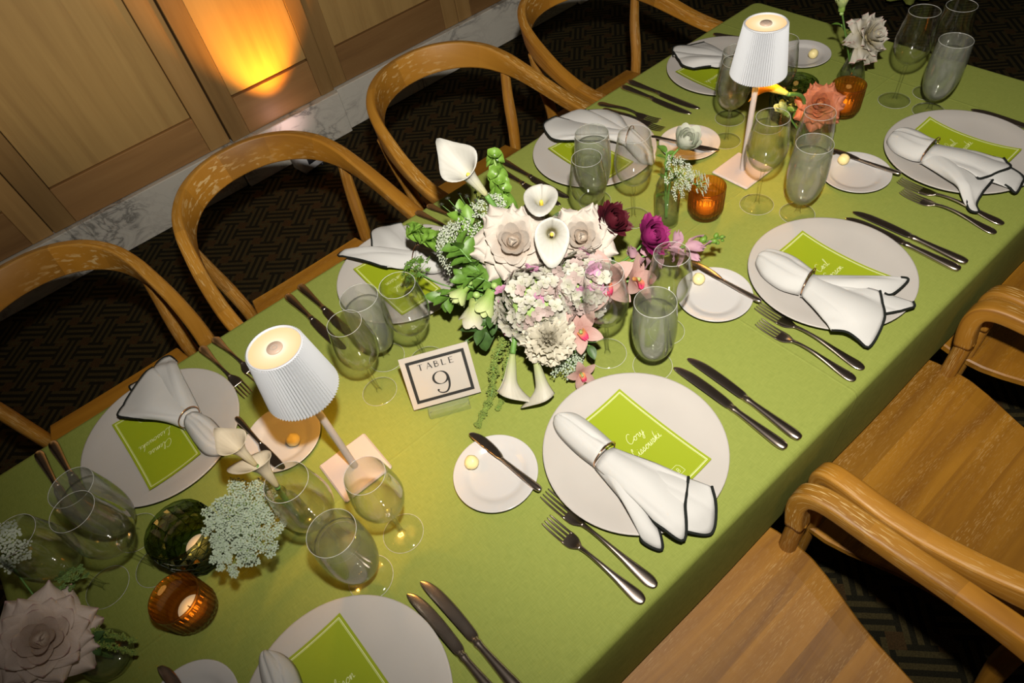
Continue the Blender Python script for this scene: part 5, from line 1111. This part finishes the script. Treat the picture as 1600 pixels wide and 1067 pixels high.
# snapdragon
def snapdragon():
    path = [(0.540, 0.600, 0.12), (0.614, 0.572, 0.150), (0.696, 0.540, 0.140), (0.792, 0.512, 0.118)]
    P0 = Vector(path[-1]) + Vector((0, 0, T)); t = thing('snapdragon', 'pink snapdragon spike reaching right over the bread plate', 'flower', tuple(P0)); R = [Vector(p) + Vector((0, 0, T)) - P0 for p in cr(path, 10)]
    part('stem', MB().tube([tuple(p) for p in R], 0.0017, 6).make('stem', 'stem_green'), t); rnd = random.Random(4)
    pm = petal('petal', 'snap_pink', 0.026, 0.020, math.radians(25), math.radians(70), 0.002, cup=0.7, ruff=0.14); bm_ = MB().sphere((0, 0, 0.004), 0.0045, 8, 6, 1.3).make('bud', 'leaf_bright')
    for k in range(34):
        f = 0.36 + 0.62 * k / 33; i = min(len(R) - 2, int(f * (len(R) - 1))); tan = (R[i + 1] - R[i]).normalized(); sd = tan.orthogonal().normalized(); sd.rotate(Quaternion(tan, k * 2.4)); p = R[i] + sd * 0.004
        if f < 0.80: part('petal', pm, t, Matrix.Translation(p) @ toward(sd + tan * 0.5, rnd.uniform(0, 6)).to_matrix().to_4x4() @ Matrix.Scale(rnd.uniform(1.0, 1.4), 4))
        else: part('bud', bm_, t, Matrix.Translation(p) @ toward(sd + tan * 0.9).to_matrix().to_4x4() @ Matrix.Scale(1.35 - 0.9 * (f - 0.8) / 0.2 * 0.8, 4))
snapdragon()
# greenery
bells([(0.47, 0.73, 0.10), (0.519, 0.803, 0.175), (0.570, 0.888, 0.255)], 'lime green bells of Ireland spike beside the tall calla', 38, 1.5, 1)
bells([(0.45, 0.74, 0.10), (0.415, 0.830, 0.150), (0.388, 0.955, 0.150)], 'bright green bells of Ireland spike lying over the napkin', 44, 1.35, 2)
gf = 'centrepiece foliage sprigs'
sprig('leafy_sprig', [(0.44, 0.73, 0.10), (0.447, 0.80, 0.165), (0.462, 0.868, 0.185)], 'round green leaves behind the large blush rose', 'leaf_bright', 20, 0.72, gf, 1)
sprig('leafy_sprig', [(0.42, 0.72, 0.10), (0.405, 0.76, 0.165), (0.400, 0.795, 0.195)], 'mid green leaves left of the large blush rose', 'leaf_green', 22, 0.7, gf, 2)
sprig('leafy_sprig', [(0.41, 0.72, 0.09), (0.375, 0.77, 0.120), (0.335, 0.790, 0.105)], 'mid green leaves hanging at the left side of the centrepiece', 'leaf_green', 24, 0.62, gf, 3)
sprig('leafy_sprig', [(0.43, 0.70, 0.10), (0.400, 0.73, 0.155), (0.372, 0.765, 0.155)], 'bright leaves above the hanging lisianthus buds', 'leaf_green', 20, 0.58, gf, 4)
sprig('leafy_sprig', [(0.45, 0.68, 0.08), (0.39, 0.68, 0.115), (0.345, 0.69, 0.09)], 'dark leaves under the lisianthus buds', 'leaf_dark', 14, 0.75, gf, 5)
sprig('leafy_sprig', [(0.50, 0.66, 0.08), (0.56, 0.62, 0.12), (0.60, 0.585, 0.11)], 'dark leaves under the orchids and ranunculus', 'leaf_dark', 16, 0.75, gf, 6)
sprig('leafy_sprig', [(0.47, 0.64, 0.07), (0.45, 0.57, 0.09), (0.47, 0.53, 0.07)], 'dark leaves low between carnation and orchids', 'leaf_dark', 12, 0.6, gf, 7)
sprig('leafy_sprig', [(0.50, 0.70, 0.09), (0.56, 0.74, 0.14), (0.60, 0.70, 0.165)], 'dark leaves behind the two blush roses', 'leaf_dark', 16, 0.8, gf, 8)
lace_head((0.398, 0.838, 0.185), (-0.6, 0.1, 0.65), 0.054, 'white lace flower umbel at the left of the centrepiece', n=60, sub=12, tail=TAIL, dome=0.9, seed=2, fl=0.0020)
lace_head((0.512, 0.828, 0.215), (0.15, -0.1, 0.9), 0.038, 'white lace flower umbel below the tall calla', n=30, sub=10, tail=TAIL, dome=0.7, seed=3, fl=0.0019)
lace_head((0.432, 0.542, 0.070), (0.1, -0.8, 0.5), 0.042, 'green white lace flower umbel below the carnation', 'lace_grey', n=32, sub=10, tail=TAIL, dome=0.7, seed=4, fl=0.0020)
lace_head((0.318, 0.868, 0.150), (-0.6, 0.3, 0.7), 0.034, 'green dill-like sprig leaning over the half hidden plate', 'leaf_green', n=20, sub=8, tail=TAIL, mid=(0.36, 0.80, 0.12), dome=0.9, seed=5, fl=0.0022)
lace_head((0.322, 0.845, 0.175), (-0.3, 0.2, 0.9), 0.026, 'small green seed umbel above the larger wine glass', 'leaf_green', n=12, sub=7, tail=TAIL, mid=(0.36, 0.80, 0.12), dome=0.9, seed=6, fl=0.0024)
# dark seed heads
t = thing('seed_head_spray', 'spray of small dark seed heads left of the tall calla', 'foliage', (0.476, 0.865, T + 0.21)); rnd = random.Random(3)
for k in range(9):
    p = Vector((rnd.uniform(-0.035, 0.03), rnd.uniform(-0.025, 0.045), rnd.uniform(-0.025, 0.02))); m = MB()
    for q in range(8): a = q * PI / 4; m.add([(0, 0, 0), (0.002 * math.cos(a - .5), 0.002 * math.sin(a - .5), 0.001), (0.0062 * math.cos(a), 0.0062 * math.sin(a), 0.002), (0.002 * math.cos(a + .5), 0.002 * math.sin(a + .5), 0.001), (0, 0, -0.002)], [(0, 1, 2), (0, 2, 3), (4, 2, 1), (4, 3, 2)])
    part('seed_head', m.sphere((0, 0, 0.001), 0.003, 7, 5).make('seed_head', 'seed_dark', False), t, Matrix.Translation(p) @ toward((rnd.uniform(-1, 1), rnd.uniform(-1, .5), 1)).to_matrix().to_4x4())
    part('stem', MB().tube(cr([(0, -0.06, -0.08), tuple(p * 0.6 + Vector((0, -0.02, -0.03))), tuple(p)], 5), 0.0006, 5).make('stem', 'stem_green'), t)
def amaranth(path, label, R=0.009, n=900, seed=0):
    P0 = Vector(path[0]) + Vector((0, 0, T)); t = thing('amaranth_tassel', label, 'foliage', tuple(P0), 0, 'hanging amaranth tassels'); rnd = random.Random(seed); C = [Vector(p) + Vector((0, 0, T)) - P0 for p in cr(path, 14)]; m = MB()
    for k in range(n):
        f = rnd.random(); i = min(len(C) - 2, int(f * (len(C) - 1))); w = R * (1 - 0.55 * f) * (0.8 + 0.3 * math.sin(40 * f + seed)); a = rnd.uniform(0, 2 * PI); r = w * math.sqrt(rnd.random()); tan = (C[i + 1] - C[i]).normalized(); sd = tan.orthogonal().normalized(); sd.rotate(Quaternion(tan, a))
        p = C[i] + (C[i + 1] - C[i]) * rnd.random() + sd * r; q = rnd.uniform(0.0011, 0.0021); p.z = max(p.z, -P0.z + T + 0.002)
        m.add([tuple(p + Vector(v) * q) for v in ((1, 0, 0), (-1, 0, 0), (0, 1, 0), (0, -1, 0), (0, 0, 1), (0, 0, -1))], [(0, 2, 4), (2, 1, 4), (1, 3, 4), (3, 0, 4), (2, 0, 5), (1, 2, 5), (3, 1, 5), (0, 3, 5)])
    o = part('seed_clusters', m.make('seed_clusters', 'amaranth_green', False), t); o['kind'] = 'stuff'
    part('stem', MB().tube([tuple(c) for c in C], 0.0013, 6).make('stem', 'stem_green'), t)
amaranth([(0.372, 0.655, 0.075), (0.335, 0.645, 0.055), (0.300, 0.622, 0.012), (0.268, 0.604, 0.009), (0.238, 0.588, 0.008)], 'long green amaranth tassel trailing from the centrepiece past the sign', 0.013, 1500, 1)
amaranth([(0.380, 0.640, 0.07), (0.345, 0.626, 0.05), (0.318, 0.606, 0.012), (0.285, 0.590, 0.008)], 'shorter green amaranth tassel behind the drooping calla', 0.010, 800, 2)
amaranth([(-0.40, 0.665, 0.085), (-0.385, 0.665, 0.095), (-0.368, 0.648, 0.075), (-0.352, 0.630, 0.055)], 'green amaranth sprig in the round vase at lower left', 0.009, 600, 3)
amaranth([(-0.40, 0.660, 0.085), (-0.388, 0.648, 0.09), (-0.372, 0.632, 0.06), (-0.362, 0.620, 0.045)], 'second green amaranth sprig hanging over the round vase rim', 0.008, 450, 4)
# small trailing bud stem on the cloth behind the sign
sprig('tendril', [(0.36, 0.70, 0.08), (0.325, 0.735, 0.035), (0.288, 0.735, 0.012), (0.262, 0.725, 0.010)], 'thin green tendril with a bud lying behind the table sign', 'leaf_dark', 3, 0.28, None, 9, sr=0.0010)

# ------------------------------------------------------------------ flowers of the bud vases
v2 = (0.858, 0.704, 0.012)
bloom('ranunculus', 'ran', 'ranunculus_white', (0.892, 0.697, 0.185), (-0.1, -0.4, 0.9), 1.3, 'white ranunculus over the bread plate left of the rear lamp', 'flower', 'ranunculus', v2, mid=(0.862, 0.712, 0.14), only=(0, 1, 2, 3, 4))
lace_head((0.858, 0.655, 0.150), (0.25, -0.75, 0.45), 0.040, 'lace flower umbel falling over the amber votive', 'lace_white', n=34, sub=10, tail=v2, mid=(0.860, 0.700, 0.125), dome=0.8, seed=7, fl=0.0018)
lace_head((0.900, 0.640, 0.115), (0.5, -0.6, 0.3), 0.026, 'smaller lace flower umbel touching the amber votive', 'lace_white', n=18, sub=9, tail=v2, mid=(0.864, 0.700, 0.125), dome=0.8, seed=8, fl=0.0017)
sprig('leafy_sprig', [(0.857, 0.706, 0.012), (0.857, 0.712, 0.11), (0.872, 0.725, 0.165)], 'narrow green leaves in the vase beside the amber votive', 'leaf_green', 9, 0.5, 'bud vase foliage', 10)
v4 = (1.268, 0.652, 0.012)
R_((1.232, 0.617, 0.128), 'rose_orange', cam_dir(1.23, 0.61, 0.15, 0.3), 1.08, 'orange rose in the bud vase right of the rear lamp', tail=v4)
calla((1.146, 0.645, 0.185), (-0.016, 0.055, 0.012), 0.8, 'small golden yellow calla under the rear lamp shade', m='calla_yellow', open_=0.6, tipd=(-0.4, -0.3, -0.5), tail=v4, mid=(1.205, 0.640, 0.145))
bud((1.205, 0.672, 0.100), (-0.3, 0.3, 0.5), 1.0, 'lisianthus_bud', 'pale green lisianthus bud below the yellow calla', v4)
sprig('leafy_sprig', [(1.268, 0.652, 0.012), (1.255, 0.655, 0.085), (1.215, 0.665, 0.105)], 'small green leaves below the orange rose', 'leaf_green', 8, 0.4, 'bud vase foliage', 11)
v3 = (1.562, 0.720, 0.012)
R_((1.528, 0.692, 0.128), 'rose_cream', (-0.1, -0.7, 0.5), 1.22, 'white rose with pinkish petal edges at the top right', tail=v3)
bud((1.462, 0.735, 0.205), (-0.1, 0.1, 0.9), 1.05, 'lisianthus_bud', 'pale lisianthus bud at the top edge above the white rose', v3)
sprig('leafy_sprig', [(1.562, 0.722, 0.012), (1.545, 0.735, 0.09), (1.49, 0.742, 0.16)], 'thin stem with round leaves left of the white rose', 'leaf_green', 4, 0.5, 'bud vase foliage', 12)
v5 = (-0.083, 0.650, 0.012)
calla((-0.074, 0.626, 0.225), (-0.006, 0.028, 0.032), 0.62, 'upper peach white calla touching the left plate', m='calla_peach', open_=0.9, tipd=(-0.2, 0.9, 0.2), tail=v5, mid=(-0.074, 0.638, 0.15), erect=0.9)
calla((-0.069, 0.598, 0.195), (0.0, 0.022, 0.040), 0.72, 'lower peach white calla cup beside the wine glass', m='calla_peach', open_=1.0, tipd=LFT, tail=v5, mid=(-0.076, 0.635, 0.13))
for i, (p, r, n, w) in enumerate((((-0.118, 0.614, 0.185), 0.040, 34, 'upper grey green lace flower umbel by the peach callas'), ((-0.150, 0.622, 0.170), 0.034, 28, 'left grey green lace flower umbel over the green votive'), ((-0.128, 0.575, 0.175), 0.036, 30, 'right grey green lace flower umbel beside the wine glass'), ((-0.165, 0.585, 0.150), 0.030, 24, 'lowest grey green lace flower umbel above the amber votive'))):
    lace_head(p, cam_dir(*p, 0.3), r, w, 'lace_grey', n=n, sub=18, tail=v5, mid=(-0.090, 0.640, 0.12), dome=0.6, seed=20 + i, fl=0.0015)
v6 = (-0.405, 0.662, 0.012)
R_((-0.428, 0.676, 0.128), 'rose_mauve', cam_dir(-0.43, 0.68, 0.14, 0.1), 1.55, 'large dusky mauve rose at the lower left corner', tail=v6)
lace_head((-0.410, 0.800, 0.195), cam_dir(-0.41, 0.8, 0.2), 0.034, 'white lace flower umbel at the left edge of the photo', 'lace_white', n=24, sub=10, tail=v6, mid=(-0.415, 0.72, 0.12), seed=30, fl=0.0019)
lace_head((-0.372, 0.742, 0.130), (0.2, 0.1, 0.8), 0.022, 'dark green dill sprig in front of the leftmost wine glass', 'fern_green', n=14, sub=7, tail=v6, mid=(-0.392, 0.70, 0.11), seed=31, fl=0.0020)
sprig('leafy_sprig', [(-0.405, 0.662, 0.012), (-0.40, 0.66, 0.085), (-0.385, 0.645, 0.085)], 'dark leaves under the mauve rose', 'leaf_dark', 7, 0.5, 'bud vase foliage', 13)
